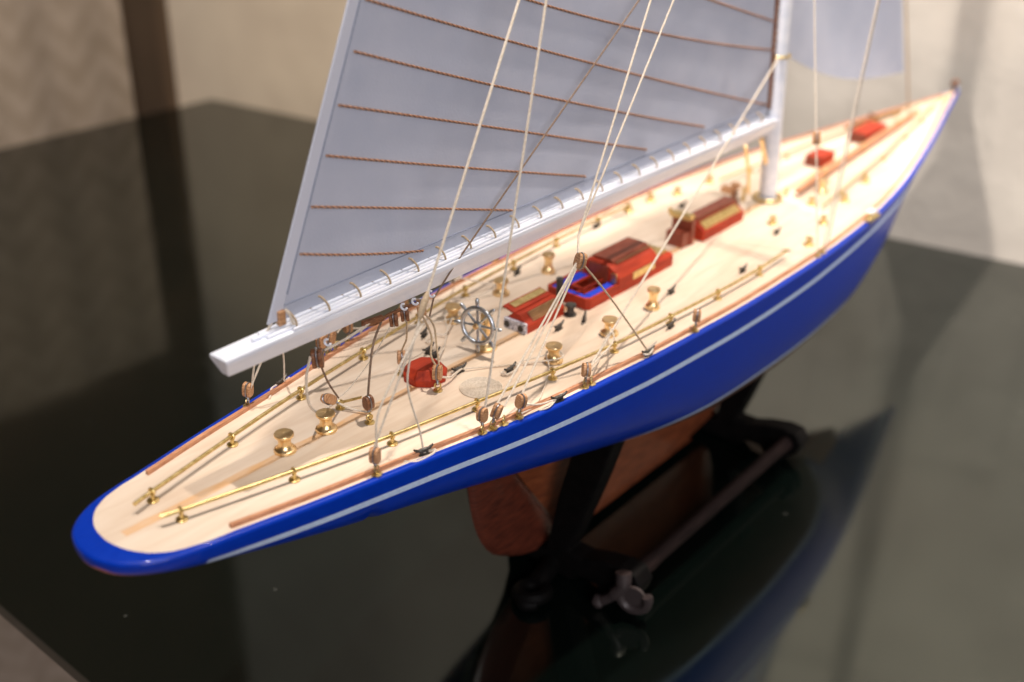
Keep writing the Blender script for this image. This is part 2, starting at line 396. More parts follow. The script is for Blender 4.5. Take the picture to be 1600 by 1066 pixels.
BO = interp([(-0.6, 0), (-0.45, 2.2), (0, 4.3), (0.7, 6.3), (1.6, 8.2), (3, 10.0), (5.5, 12.2), (9.5, 14.5), (14.4, 16.2), (25, 18.5), (45, 22.8), (60, 25.6), (77, 28.8), (97, 32.7), (112, 35.0), (123, 36.3),
             (140, 38.0), (155, 39.5), (177, 40.9), (202, 42.2), (225, 42.7), (249, 42.8), (264, 42.5), (297, 40.8), (325, 37.8), (350, 34), (379, 28.4), (405, 22.8), (432, 16.6), (460, 9.8), (480, 5.2), (494, 1.9), (500, 0.5)])
BI = interp([(4.7, 0), (4.9, 2.2), (5.3, 4.4), (6.3, 7.2), (8.0, 10.0), (10.2, 12.2), (13, 13.9), (18, 15.6), (25, 17.0), (45, 21.3), (60, 24.0), (77, 27.1), (97, 31.1), (112, 33.4), (123, 34.7),
             (140, 36.4), (155, 37.9), (177, 39.3), (202, 40.6), (225, 41.1), (249, 41.2), (264, 40.9), (297, 39.2), (325, 36.2), (350, 32.4), (379, 26.8), (405, 21.2), (432, 15.0), (460, 8.3), (480, 3.8), (492, 1.0), (494.5, 0.4)])
ZB = interp([(-0.6, 1.2), (-0.45, 0.4), (0, -0.4), (0.7, -1.1), (1.6, -1.8), (5.5, -3.1), (9.5, -4.3), (15, -6.1), (25, -9.1), (38, -12.8), (60, -18.2), (90, -24.3), (124, -33), (150, -40), (200, -51), (250, -54), (300, -51),
             (330, -46), (350, -40), (375, -29), (400, -19), (430, -11.5), (460, -5.5), (480, -1.5), (494, 0.9), (500, 3.2)])
PP = interp([(-0.6, 2.4), (60, 2.7), (150, 3.2), (210, 4.0), (296, 4.0), (333, 3.1), (353, 2.1), (380, 1.5), (450, 1.4), (500, 1.4)])
QQ = interp([(-0.6, 0.5), (60, 0.5), (150, 0.5), (296, 0.5), (333, 0.57), (353, 0.73), (380, 0.92), (450, 1.0), (500, 1.0)])
def half(x, z):
    zd = ZD(x) - 0.9; zb = ZB(x); t = min(max((zd - z) / (zd - zb), 0), 1)
    return BO(x) * (1 - t ** PP(x)) ** QQ(x)
COVE = interp([(-1, 3.9), (15, 4.2), (58, 4.6), (83, 4.8), (122, 5.8), (149, 6.4), (201, 6.6), (233, 6.4), (276, 5.0), (310, 4.2), (500, 3.6)])
RED = interp([(-0.6, 0.0), (0, 0.9), (1.6, 0.2), (5.5, -0.6), (10, -1.7), (16, -4.4), (22, -9.5), (30, -16.0), (60, -34.5), (500, -34.5)])
XS = [-0.6, -0.52, -0.35, -0.1, 0.2, 0.6, 1.2, 2, 3, 4.2, 5.5, 7.2, 9.5, 12, 14.4, 18, 22] + [25 + 5.5 * i for i in range(84)] + [488, 491, 494, 497, 499, 500]

def loft(rows, name, m_, x0=-1, x1=501, grow=0.0, both=True, label=None):
    """rows: functions x -> z, from the top down; the skin between the first and the last"""
    mb = MB(); xs = [x for x in XS if x0 <= x <= x1]
    for sg in ((-1, 1) if both else (-1,)):
        vs = []; nr = len(rows)
        for x in xs:
            zt = ZD(x) - 0.9
            for f in rows:
                z = min(max(f(x), ZB(x)), zt)
                y = half(x, z) + grow
                vs.append((x, sg * y, z))
        fs = []
        for i in range(len(xs) - 1):
            for j in range(nr - 1):
                a = i * nr + j; q = (a, a + 1, a + nr + 1, a + nr)
                pa = [Vector(vs[k]) for k in q]
                if ((pa[2] - pa[0]).cross(pa[3] - pa[1])).length < 1e-5: continue
                fs.append(q)
        mb.add(vs, fs)
    return mb
def lerp_rows(f, g, n):
    return [(lambda x, k=k: f(x) * (1 - k / n) + g(x) * (k / n)) for k in range(n + 1)]
top_f = lambda x: ZD(x) - 0.9
cvt = lambda x: ZD(x) - COVE(x); cvb = lambda x: ZD(x) - COVE(x) - 1.75
bt = lambda x: -32.8; bb = lambda x: -34.5
redf = lambda x: max(RED(x), ZB(x)) if x < 60 else -34.5
# topsides: all of the blue skin down to the red underbody
rows = lerp_rows(top_f, redf, 22)
mbh = loft(rows, 'h', 'blue')
# rolled top edge of the hull and the painted covering board, inner edge slightly ragged
def rim():
    mb = MB()
    for sg in (-1, 1):
        vs = []
        K = 6
        for i, x in enumerate(XS):
            zd = ZD(x); B = BO(x)
            wx = 5.3 * max(0, 1 - (max(x, -0.6) + 0.6) / 26.0) ** 1.6
            xi = x + wx
            if x > 470: xi = min(xi, 494.5)
            Bi = min(BI(xi), B) - 0.05 + 0.12 * math.sin(x * 1.7) * math.sin(x * 0.61 + sg)
            o2 = Vector((x, B, 0)); i2 = Vector((xi, max(Bi, 0), 0)); d = i2 - o2; ln = max(d.length, 1e-3); d = d / ln
            r = min(0.9, ln * 0.6)
            for k in range(K):
                a = math.pi / 2 * k / (K - 1)
                p = o2 + d * (r * (1 - math.cos(a)))
                vs.append((p.x, sg * p.y, zd - 0.9 + 0.9 * math.sin(a)))
            vs.append((i2.x, sg * i2.y, zd + 0.02)); vs.append((i2.x, sg * i2.y, zd - 0.6))
        n = K + 2
        fs = [(i * n + j, i * n + j + 1, (i + 1) * n + j + 1, (i + 1) * n + j) for i in range(len(XS) - 1) for j in range(n - 1)]
        mb.add(vs, fs)
    return mb
rm = rim(); mbh.add(rm.v, rm.f)
hull = part(mbh.build('hull', 'blue'))
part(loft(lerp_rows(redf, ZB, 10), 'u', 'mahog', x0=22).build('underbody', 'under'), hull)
part(loft(lerp_rows(redf, ZB, 10), 'u', 'mahog', x1=22).build('stern_underside', 'counter', label='pinkish red underside of the stern'), hull)
part(loft([cvt, lambda x: (cvt(x) + cvb(x)) / 2, cvb], 'c', 'cove', 15.5, 492, grow=0.06).build('cove_stripe', 'cove', label='pale blue stripe below the deck edge'), hull)
part(loft([bt, lambda x: -33.6, bb], 'b', 'cove', 132, 360, grow=0.06).build('waterline_stripe', 'cove', label='pale blue stripe along the waterline'), hull)

# deck
def deck_sheet():
    mb = MB(); xs = [4.75, 5.0, 5.5, 6.3, 7.5, 9, 11, 13.5] + [17 + 4.0 * i for i in range(119)] + [492, 494]
    NY = 12; vs = []
    for x in xs:
        b = BI(x) + 0.12
        for j in range(NY + 1):
            t = 2 * j / NY - 1
            vs.append((x, b * t, ZD(x) - 0.03 + 0.0 * (1 - t * t)))
    n = NY + 1
    mb.add(vs, [(i * n + j, (i + 1) * n + j, (i + 1) * n + j + 1, i * n + j + 1) for i in range(len(xs) - 1) for j in range(NY)])
    return mb
deck = part(deck_sheet().build('deck', 'deck'))
for sg in (-1, 1):
    xs = [25 + 6 * i for i in range(77)]
    mb = MB(); vs = []
    for x in xs:
        yc = sg * max(BO(x) - 3.25 - 0.6 * math.exp(-((x - 60) / 30) ** 2) * 0 , 0.5)
        for dy, dz in ((-0.55, -0.1), (0.55, -0.1), (0.5, 0.95), (-0.5, 0.95)):
            vs.append((x, yc + dy, ZD(x) + dz))
    k = len(xs)
    mb.add(vs, [(i * 4 + j, i * 4 + (j + 1) % 4, (i + 1) * 4 + (j + 1) % 4, (i + 1) * 4 + j) for i in range(k - 1) for j in range(4)] + [(0, 1, 2, 3), tuple((k - 1) * 4 + j for j in (3, 2, 1, 0))])
    part(mb.build('toe_rail', 'batten', smooth=False))

# fin keel and rudder
def fin(outline_top, pts_bottom, t_top, t_bot, xa, xb, name, mt):
    """a fin between x=xa(z) and x=xb(z)"""
    mb = MB(); NZ = 18; NX = 24; 
    z0, z1 = outline_top, pts_bottom
    for sg in (-1, 1):
        vs = []
        for i in range(NZ + 1):
            v = i / NZ; z = z0 + (z1 - z0) * v
            a = xa(z); b = xb(z)
            for j in range(NX + 1):
                u = j / NX; x = a + (b - a) * u
                tk = t_bot + (t_top - t_bot) * (1 - v) ** 2.6
                y = tk * (1 - (2 * u - 1) ** 4) ** 0.5 * (0.9 if v < 0.97 else 0.7)
                vs.append((x, sg * max(y, 0.0), z))
        n = NX + 1
        mb.add(vs, [(i * n + j, i * n + j + 1, (i + 1) * n + j + 1, (i + 1) * n + j) for i in range(NZ) for j in range(NX)])
    return mb
post = lambda z: 134.5 + (-40 - z) * 0.70         # rudder post, raked forward going down
keel_f = interp([(-88, 250), (-86, 268), (-80, 285), (-70, 305), (-55, 335), (-40, 370), (-25, 410)])
mbk = fin(-24, -88, 13, 3.0, lambda z: post(z) + 0.25, keel_f, 'keel', 'mahog')
vs = [(post(-88) + .3, -2.5, -88), (250, -2.5, -88), (250, 2.5, -88), (post(-88) + .3, 2.5, -88)]
mbk.add(vs, [(0, 1, 2, 3)])
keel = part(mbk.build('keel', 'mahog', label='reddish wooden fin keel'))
rud_a = interp([(-88, 158), (-86, 150), (-82, 140.5), (-76, 131), (-69.5, 126), (-62, 122.5), (-54, 120.2), (-43, 118.5), (-30, 117), (-16, 116.5)])
rudder = part(fin(-18, -87, 3.5, 2.2, rud_a, lambda z: post(z) - 0.25, 'rudder', 'rudder').build('rudder', 'rudder', label='dark red wooden rudder with raked post'))

# ------------------------------------------------------------------ deck fittings
def ring_eye(mb, p, up=(0, 0, 1), R=0.8, lean=0.0, h=1.5):
    x, y, z = p
    mb.lathe([(0.0, 0.0), (1.3, 0.0), (1.3, 0.22), (0.9, 0.3), (0.34, 0.34), (0.3, 0.9), (0, 0.9)], (x, y, z), n=20)
    mb.torus((x, y, z + 0.45 + h * 0.75), R, 0.22, axis=(math.sin(lean), math.cos(lean), 0), n=18, m_=7)
def eyelet(p, **k):
    mb = MB(); ring_eye(mb, p, **k)
    return part(mb.build('eyelet', 'olive', local=p))

proto_parts = {}
def pulley(p, axis=(0, 0, 1), turn=0.0, dark=False, size=1.0, neck=True):
    """pulley block; p is the neck (attachment) point, axis runs from the neck to the head"""
    key = ('dark' if dark else 'light', neck)
    if key not in proto_parts:
        mb = MB()
        prof = [(-1.05, 0.25), (-0.55, 0.0), (0.55, 0.0), (1.05, 0.25), (1.35, 0.9), (1.42, 1.9), (1.35, 3.0), (1.0, 3.8), (0.5, 4.1), (-0.5, 4.1), (-1.0, 3.8), (-1.35, 3.0), (-1.42, 1.9), (-1.35, 0.9)]
        for a, b in ((-1.15, -0.28), (0.28, 1.15)):
            mb.prism([(q[0], q[1] + 1.2) for q in prof], a, b, 'xz')
        core = [(q[0] * 0.8, (q[1] - 2) * 0.8 + 3.2) for q in prof]
        mb.prism(core, -0.3, 0.3, 'xz')
        shell = mb.build('pulley_block', 'blockdark' if dark else 'block', bevel=0.16)
        sb = MB()
        loop = [(0, 0, 1.0)] + [(0, 1.3 * math.sin(a) * 0.0, 0) for a in ()]
        pts = []
        for k in range(25):
            a = math.pi * (k / 24.0)
            pts.append((math.cos(a) * 1.5 * (1 if True else 0), 0, 3.2 + 2.15 * math.sin(a)))
        pts = [(0.25, 0, 0.9), (0.9, 0, 1.25), (1.42, 0, 2.1)] + [(q[0], 0, q[2]) for q in pts] + [(-1.42, 0, 2.1), (-0.9, 0, 1.25), (-0.25, 0, 0.9)]
        sb.tube(smooth_path(pts, 3), 0.17, 6)
        if neck:
            for k in range(5): sb.torus((0, 0, -0.1 + 0.28 * k), 0.30, 0.15, n=12, m_=6)
        st = sb.build('wire_strop', 'wire')
        st.parent = shell
        proto_parts[key] = (shell, st); first = True
    else: first = False
    sh0, st0 = proto_parts[key]
    if first: sh, st = sh0, st0
    else:
        sh = sh0.copy(); COL.objects.link(sh); st = st0.copy(); COL.objects.link(st); st.parent = sh
    q = Vector((0, 0, 1)).rotation_difference(Vector(axis).normalized()) @ Matrix.Rotation(turn, 3, 'Z').to_quaternion()
    sh.rotation_euler = q.to_euler(); sh.scale = (size * 0.92,) * 3
    sh.location = Vector(p) * MM
    part(sh); return sh

# brass hand rails on eyed stanchions, both sides
ST = [(19.8, 5.3), (46.1, 11.3), (72.3, 16.7), (98.6, 21.1), (125, 25.2), (149.6, 28.5), (176, 30.6), (201.3, 32.2), (227, 33.0)]
for sg in (-1, 1):
    base = [(14.5 if sg > 0 else 15.5, 3.9 * sg)] + [(x, y * sg) for x, y in ST] + [(247, 32.6 * sg)]
    rail_path = smooth_path([(x, y, ZD(x) + 2.45) for x, y in base], 6)
    mb = MB(); mb.tube(rail_path, 0.50, 10)
    rl = part(mb.build('brass_rail', 'olive', label='long brass rail on the near starboard side of the deck' if sg < 0 else 'long brass rail on the far port side of the deck'))
    for x, y in ST:
        mb = MB(); z = ZD(x)
        mb.lathe([(0, 0), (1.35, 0), (1.35, 0.35), (1.05, 0.45), (0.5, 0.5), (0.42, 1.7)], (x, y * sg, z), n=20)
        mb.torus((x, y * sg, z + 2.45), 0.78, 0.30, axis=(1, 0.17 * sg, 0), n=18, m_=7)
        part(mb.build('stanchion', 'olive', local=(x, y * sg, z)), rl)
    fwd = [(296, 22.3), (318, 20.2), (345, 17.6), (370, 15.1), (405, 10.3), (434, 6.4), (458, 3.5)]
    mb = MB(); mb.tube(smooth_path([(x, y * sg, ZD(x) + 2.2) for x, y in fwd], 6), 0.42, 8)
    rl2 = part(mb.build('foredeck_rail', 'olive'))
    for x, y in fwd[1:-1:1]:
        mb = MB(); z = ZD(x)
        mb.lathe([(0, 0), (1.2, 0), (1.2, 0.3), (0.4, 0.5), (0.4, 2.2)], (x, y * sg, z), n=14)
        part(mb.build('stanchion', 'olive', local=(x, y * sg, z)), rl2)

WPROF = [(0, 0), (2.72, 0), (2.75, 0.35), (2.6, 0.75), (2.15, 1.0), (2.0, 1.25), (1.62, 1.7), (1.5, 2.4), (1.62, 3.3), (1.9, 3.9), (2.35, 4.25), (2.4, 4.8), (2.3, 4.95), (0.25, 4.98), (0, 4.9)]
winches = [(52.9, 0.0), (66.0, 0.0), (133.5, 19.0), (133.5, -19.0), (158, 20.9), (158, -20.9), (181.7, 20.5), (181.7, -20.5), (316, 10.5), (316, -12.5)]
wob = None
for i, (x, y) in enumerate(winches):
    if wob is None:
        mb = MB(); mb.lathe(WPROF, (0, 0, 0), n=40); wob = mb.build('winch', 'gold'); o = wob
    else: o = wob.copy(); COL.objects.link(o)
    o.location = Vector((x, y, ZD(x))) * MM; part(o)
    if i >= 6 and i < 8:
        s_ = 1.0; o.scale = (0.85, 0.85, 1.35)

# cleats
CLE = [(74, -25.6, -.28), (116.4, -34, -.22), (154.3, -36.9, -.12), (110.6, -4.1, -.1), (120, -14.4, .1), (150.2, -8.1, .1), (195, -19, .1), (173.8, -32.2, .1), (225.5, -27.6, 0), (73.4, 25.8, .28),
       (113.5, 10.2, .15), (112.6, 7.0, .15), (120.3, 18.4, .4), (173.7, 27.2, .2), (225.2, 32.1, .1), (116.4, 34, .22), (154.3, 36.9, .12), (160, -10.2, .5), (264, 20, 0), (264, -20, 0)]
c0 = None
for x, y, a in CLE:
    if c0 is None:
        mb = MB()
        mb.box((-0.9, 0, 0.55), (0.8, 0.9, 1.1)); mb.box((0.9, 0, 0.55), (0.8, 0.9, 1.1)); mb.box((0, 0, 0.18), (3.2, 1.3, 0.36))
        mb.tube(smooth_path([(-3.1, 0, 2.1), (-2.0, 0, 1.5), (-0.8, 0, 1.25), (0.8, 0, 1.25), (2.0, 0, 1.5), (3.1, 0, 2.1)], 4), [0.30] * 3 + [0.42] * 4 + [0.60] * 7 + [0.42] * 4 + [0.30] * 3, 8)
        c0 = mb.build('cleat', 'black'); o = c0
    else: o = c0.copy(); COL.objects.link(o)
    o.location = Vector((x, y, ZD(x))) * MM; o.rotation_euler = (0, 0, a); o.scale = (0.86, 0.95, 1.0); part(o)

# eyes along the deck edge and inboard
EDGE = [60.4, 91.0, 94.2, 97.8, 102.8, 127.0, 129.7, 176.8, 254.5, 258.5]
for sg in (-1, 1):
    for x in EDGE:
        yy = sg * (BO(x) - 2.15)
        eyelet((x, yy, ZD(x)), lean=random.uniform(-0.5, 0.5))
    eyelet((75.6, 5.4 * sg, ZD(75)), lean=0.3); eyelet((99.2, 6.7 * sg, ZD(99)), lean=0.9)
def ey(x, sg=-1): return Vector((x, sg * (BO(x) - 2.15), ZD(x) + 1.7))

# wheel on its pedestal
ped = MB()
ped.lathe([(0, 0), (3.1, 0), (3.15, 0.6), (2.7, 1.0), (2.2, 1.3), (1.5, 2.4), (1.15, 4.4), (1.2, 7.0), (1.6, 8.2), (1.7, 10.2), (1.3, 11.2), (0, 11.4)], (126.6, 0, ZD(126)), n=32)
ped.tube([(126.6, 0, 9.6), (122.2, 0, 9.0)], 0.55, 10)
pd = part(ped.build('wheel_pedestal', 'gold', local=(126.6, 0, ZD(126))))
wn = Vector((-1, -0.12, 0.10)).normalized(); wc = Vector((123.0, 0.1, 9.1))
wm = MB(); wm.torus(wc, 5.15, 0.68, axis=wn, n=48, m_=10)
wm.lathe([(0, -0.6), (1.15, -0.6), (1.15, 0.5), (0.7, 0.8), (0, 0.8)], wc, axis=wn, n=20)
wheel = part(wm.build('steering_wheel', 'steel', local=wc), pd)
q = Vector((0, 0, 1)).rotation_difference(wn)
for k in range(8):
    a = math.radians(45 * k + 12)
    d = q @ Vector((math.cos(a), math.sin(a), 0)); sp = MB()
    rr = [(0.9, .28), (2.0, .36), (3.2, .26), (4.6, .34), (5.7, .30), (6.1, .42), (6.9, .50), (7.8, .40), (8.1, .2)]
    sp.tube([wc + d * r for r, _ in rr], [t * 1.25 for _, t in rr], 8)
    part(sp.build('spoke', 'steel', local=wc), wheel)
hb = MB(); hb.lathe([(0, 0.8), (0.85, 0.8), (0.75, 1.5), (0, 1.7)], wc, axis=wn, n=18)
part(hb.build('hub_cap', 'gold', local=wc), wheel)

# red locker near the stern: chamfered box
rb = MB()
zb0 = ZD(100)
oct_ = [(96.6, -1.0), (99.0, -4.2), (104.2, -4.9), (107.2, -2.6), (107.6, 2.6), (105.2, 5.6), (99.4, 6.2), (96.8, 3.4)]
top = [(102 + (x - 102) * 0.72, 0.6 + (y - 0.6) * 0.72) for x, y in oct_]
vs = [(x, y, zb0) for x, y in oct_] + [(102 + (x - 102) * 1.04, 0.6 + (y - 0.6) * 1.04, zb0 + 2.0) for x, y in oct_] + [(x, y, zb0 + 4.3) for x, y in top]
fs = [tuple(range(16, 24))] + [(k * 8 + i, k * 8 + (i + 1) % 8, k * 8 + 8 + (i + 1) % 8, k * 8 + 8 + i) for k in (0, 1) for i in range(8)]
rb.add(vs, fs)
part(rb.build('steering_gear_box', 'red', bevel=0.25, smooth=False, label='small red faceted box near the stern'))

# flat coil of rope
cm = MB(); pts = []
for k in range(0, 12 * 28):
    a = 2 * math.pi * k / 28; r = 0.25 + 0.46 * k / 28
    pts.append((107.9 + r * math.cos(a) * 1.02, -14.2 + r * math.sin(a), ZD(108) + 0.22 + 0.05 * math.sin(a * 3)))
cm.tube(pts, 0.19, 6)
part(cm.build('rope_coil', 'rope', label='flat spiral coil of cord on the starboard deck'))

# companion skylight, small red, grilles on both slopes, speckled aft end
def gable(x0, x1, hw, h0, h1, y=0, zo=0):
    mb = MB(); z = ZD((x0 + x1) / 2) + zo
    mb.prism([(y - hw, z - 0.2), (y + hw, z - 0.2), (y + hw, z + h0), (y + 0.25 * hw, z + h1), (y - 0.25 * hw, z + h1), (y - hw, z + h0)], x0, x1, 'yz')
    return mb
yc = 1.2
sk = part(gable(141.5, 159.5, 4.3, 2.6, 5.4, yc).build('companion_skylight', 'red', bevel=0.2, smooth=False, label='small red skylight with grilles just forward of the wheel'))
zc = ZD(150)
def slope_panel(name, xa, xb, y0, z0, y1, z1, mtl, parent, lift=0.12, bars=0, barm='olive', label=None):
    mb = MB(); a = Vector((0, y0, z0)); b = Vector((0, y1, z1)); d = (b - a); nrm = Vector((0, -d.z, d.y)).normalized()
    if nrm.z < 0: nrm = -nrm
    P = []
    for x in (xa, xb):
        for q_, l in ((a, -0.05), (b, -0.05), (b, lift), (a, lift)): P.append(Vector((x, q_.y, q_.z)) + nrm * l)
    mb.add(P, [(0, 1, 2, 3), (7, 6, 5, 4), (0, 4, 5, 1), (1, 5, 6, 2), (2, 6, 7, 3), (3, 7, 4, 0)])
    o = part(mb.build(name, mtl, smooth=False, label=label), parent)
    if bars:
        bm_ = MB()
        for k in range(bars):
            t = (k + 0.5) / bars; p = a + d * t + nrm * (lift + 0.10)
            bm_.tube([(xa + 0.4, p.y, p.z), (xb - 0.4, p.y, p.z)], 0.15, 6)
        part(bm_.build('grille', barm), o if parent is YACHT else parent)
    return o
for sg in (-1, 1):
    slope_panel('grille_panel', 144.5, 158.0, yc + sg * 3.9, zc + 2.95, yc + sg * 1.4, zc + 5.15, 'darkred', sk, bars=5)
# raised hatch flap on the port slope
fl = MB(); fl.box((150, yc + 2.7, zc + 5.9), (17.5, 4.6, 0.7), rot=Matrix.Rotation(math.radians(12), 3, 'X'))
part(fl.build('raised_flap', 'red', smooth=False, bevel=0.1), sk)
sh = MB(); sh.box((150.6, yc + 3.0, zc + 6.45), (15, 2.4, 0.35), rot=Matrix.Rotation(math.radians(12), 3, 'X'))
part(sh.build('flap_inlay', 'olive', smooth=False), sk)
en = MB(); en.box((141.1, yc - 0.1, zc + 1.75), (1.1, 8.2, 3.3)); part(en.build('speckled_panel', 'dial', smooth=False, bevel=0.15), sk)
for dy in (-2.5, 2.7):
    dd = MB(); dd.lathe([(0, 0), (1.05, 0), (1.05, 0.25), (0, 0.3)], (140.6, yc + dy, zc + 1.6), axis=(-1, 0, 0.0), n=20)
    part(dd.build('dial', 'black'), sk)
# black winch drum standing beside the skylight
bd = MB(); bd.lathe([(0, 0), (1.9, 0), (1.9, .4), (1.2, .9), (1.0, 2.4), (1.7, 3.0), (1.7, 3.6), (0, 3.7)], (160.6, -4.6, ZD(160)), n=20)
bd.tube([(164.5, 2.5, 1.0), (164.2, 2.6, 9.2)], 1.15, 12)
part(bd.build('black_bitts', 'black'))

# deckhouse with cockpit
y0 = 1.4; zz = 0.1
dh = MB()
hw = 8.4
cp = [(166.4, y0 - hw + 1.2), (167.6, y0 - hw), (186, y0 - hw), (186, y0 + hw), (167.6, y0 + hw), (166.4, y0 + hw - 1.2)]
def wallring(mb, poly, t, za, zb_, cx, cy):
    n = len(poly); inner = []
    for x, y in poly:
        d = Vector((cx - x, cy - y)); sx_ = t if d.x > 0 else -t; sy_ = t if d.y > 0 else -t
        inner.append((x + sx_, y + sy_))
    vs = [(x, y, za) for x, y in poly] + [(x, y, zb_) for x, y in poly] + [(x, y, zb_) for x, y in inner] + [(x, y, za + 0.6) for x, y in inner]
    fs = [(k * n + i, k * n + (i + 1) % n, (k + 1) * n + (i + 1) % n, (k + 1) * n + i) for k in range(3) for i in range(n)] + [tuple(3 * n + i for i in range(n))]
    mb.add(vs, fs)
wallring(dh, cp, 1.0, -0.2, 3.8, 176, y0)
house = part(dh.build('deckhouse', 'red', smooth=False, bevel=0.15, label='large red deckhouse with open cockpit and blue cushions'))
cb = MB()
cb.box((168.6, y0, 3.0), (2.2, 2 * hw - 2.4, 1.0)); cb.box((176.6, y0 - hw + 2.6, 3.02), (13.6, 2.8, 1.0)); cb.box((176.6, y0 + hw - 3.1, 3.04), (13.6, 3.8, 1.0))
part(cb.build('cushion', 'cushion', smooth=False, bevel=0.25), house)
tb = MB(); 
tb.box((176.4, y0 + 1.6, 4.3), (10.5, 0.8, 0.8)); tb.box((171.2, y0 - 0.6, 4.3), (0.8, 4.2, 0.8)); tb.box((176.4, y0 - 2.8, 4.3), (10.5, 0.8, 0.8)); tb.box((171.2, y0 - 2.8, 2.4), (0.8, 0.8, 3.6)); tb.box((171.2, y0 + 1.6, 2.4), (0.8, 0.8, 3.6))
part(tb.build('cockpit_frame', 'red', smooth=False, bevel=0.1), house)
cab = MB(); zt = 0.0; hw += 0.12
sec = [(y0 - hw, -0.2), (y0 + hw, -0.2), (y0 + hw, 5.6), (y0 + hw - 2.2, 7.7), (y0 + 3.2, 9.2), (y0 - 3.2, 9.2), (y0 - hw + 2.2, 7.7), (y0 - hw, 5.6)]
cab.prism(sec, 182.5, 205.5, 'yz')
sec2 = [(y0 - hw, -0.2), (y0 + hw, -0.2), (y0 + hw, 3.6), (y0 + hw - 1.0, 4.6), (y0 - hw + 1.0, 4.6), (y0 - hw, 3.6)]
cab.prism(sec2, 205.5, 214.5, 'yz')
part(cab.build('cabin', 'red', smooth=False, bevel=0.2), house)
part_roof = MB(); part_roof.prism([(y0 - 4.4, 8.95), (y0 + 4.0, 9.15), (y0 + 3.6, 10.1), (y0 - 4.0, 10.1)], 184.5, 204.5, 'yz')
rf = part(part_roof.build('roof', 'darkred', smooth=False, bevel=0.2), house)
sl = MB(); sl.box((195, y0 - 4.9, 9.0), (19, 0.5, 0.7)); part(sl.build('roof_slot', 'blockdark', smooth=False), rf)
dr = MB(); dr.box((182.3, y0 - 0.5, 4.9), (0.7, 7.2, 7.6)); part(dr.build('aft_shade_panel', 'darkred', smooth=False), house)  # dark sheet: shadow on the cabin's aft face put into its colour
for sg in (-1, 1):
    wn_ = MB(); wn_.box((196.5, y0 + sg * (hw + 0.05), 4.1), (12.5, 0.5, 2.4)); wo = part(wn_.build('window', 'olive', smooth=False, bevel=0.1), house)
    for k in range(4):
        pass
    w2 = MB(); w2.box((182.35, y0 + sg * (hw - 1.9), 5.1), (0.5, 2.0, 3.6)); part(w2.build('window', 'olive', smooth=False, bevel=0.1), house)
fh = MB(); fh.box((210, y0, 4.95), (7.6, 2 * hw - 4, 0.7)); part(fh.build('forward_hatch', 'olive', smooth=False, bevel=0.1), house)

# second companion and long skylight abaft the mast
cc = MB(); cc.box((231.5, 1.6, 2.6), (5.0, 7.0, 5.4)); cc.box((234.5, 1.6, 4.6), (2.0, 8.4, 9.0))
co = part(cc.build('companion_hood', 'darkred', smooth=False, bevel=0.2, label='tall dark red hood between the deckhouse and the long skylight'))
ct = MB(); ct.box((234.3, 2.4, 9.9), (3.4, 8.2, 1.7)); ct.box((233.0, 6.6, 11.0), (1.0, 1.2, 2.0)); part(ct.build('brass_top', 'olive', smooth=False, bevel=0.15), co)
l2 = part(gable(239.5, 268.0, 6.0, 3.6, 6.6, 1.9).build('long_skylight', 'red', smooth=False, bevel=0.2, label='long red skylight with brass grilles just behind the mast'))
for sg in (-1, 1):
    slope_panel('grille_panel', 241.5, 266.5, 1.9 + sg * 5.4, ZD(250) + 4.0, 1.9 + sg * 2.6, ZD(250) + 5.9, 'olive', l2, bars=5)
rg = MB(); rg.box((253.7, 1.9, 7.2), (26.5, 4.2, 1.5)); part(rg.build('ridge', 'darkred', smooth=False, bevel=0.2), l2)

# gear round the foot of the mast
g = MB(); g.lathe([(0, 0), (2.6, 0), (2.6, .6), (1.4, 1.2), (1.2, 3.4), (2.0, 4.2), (0, 4.3)], (273.5, 3.5, .1), n=20); g.lathe([(0, 0), (2.4, 0), (2.4, .6), (1.3, 1.2), (1.1, 4.4), (1.9, 5.2), (0, 5.3)], (280, 7.0, .1), n=20)
part(g.build('mast_winch', 'blockdark'))
g = MB(); g.box((280, 9.5, 5.5), (3.0, 5.5, 2.6)); g.box((279, 6.2, 8.2), (2.8, 3.0, 2.2)); part(g.build('reel_block', 'block', bevel=.3))
g = MB(); g.tube([(286, 6, 0), (286, 6, 6)], .8, 8); g.tube([(302, -4, 0), (302, -4, 4)], .6, 8); g.torus((294, 0, 1.1), 5.2, 0.7, n=30); part(g.build('mast_fittings', 'olive'))
g = MB(); g.box((304, 4.2, 5.2), (3.0, 3.2, 5.6)); g.tube([(303, 3.2, 0), (303, 3.2, 3)], .6, 8); g.tube([(305, 5.2, 0), (305, 5.2, 3)], .6, 8); part(g.build('fife_rail_post', 'batten', bevel=.4))
# mirrored little brass and black bits on the foredeck
for x, y in ((272, -14), (285, -28), (300, -16), (312, -24), (296, 27), (322, 16), (338, -21), (262, -33.5), (247, 33), (262, 33), (275, 29)):
    g = MB(); z = ZD(x); g.lathe([(0, 0), (1.9, 0), (1.9, .5), (1.0, 1.0), (0.9, 2.2), (1.5, 2.8), (0, 2.9)], (x, y, z), n=18); part(g.build('fairlead', 'olive', local=(x, y, z)))
g = MB(); g.box((300.5, -(BO(300) - 0.3), ZD(300) + 0.9), (9.0, 2.4, 1.6)); g.tube([(297, -(BO(297) - .6), .4), (297, -(BO(297) - .6), 4.0)], .7, 8); part(g.build('chain_plate', 'olive', bevel=.4))
g = MB(); g.box((306, -(BO(306) - 2.6), ZD(306) + 0.8), (5.0, 2.4, 1.3)); part(g.build('rail_chock', 'white', bevel=.4))
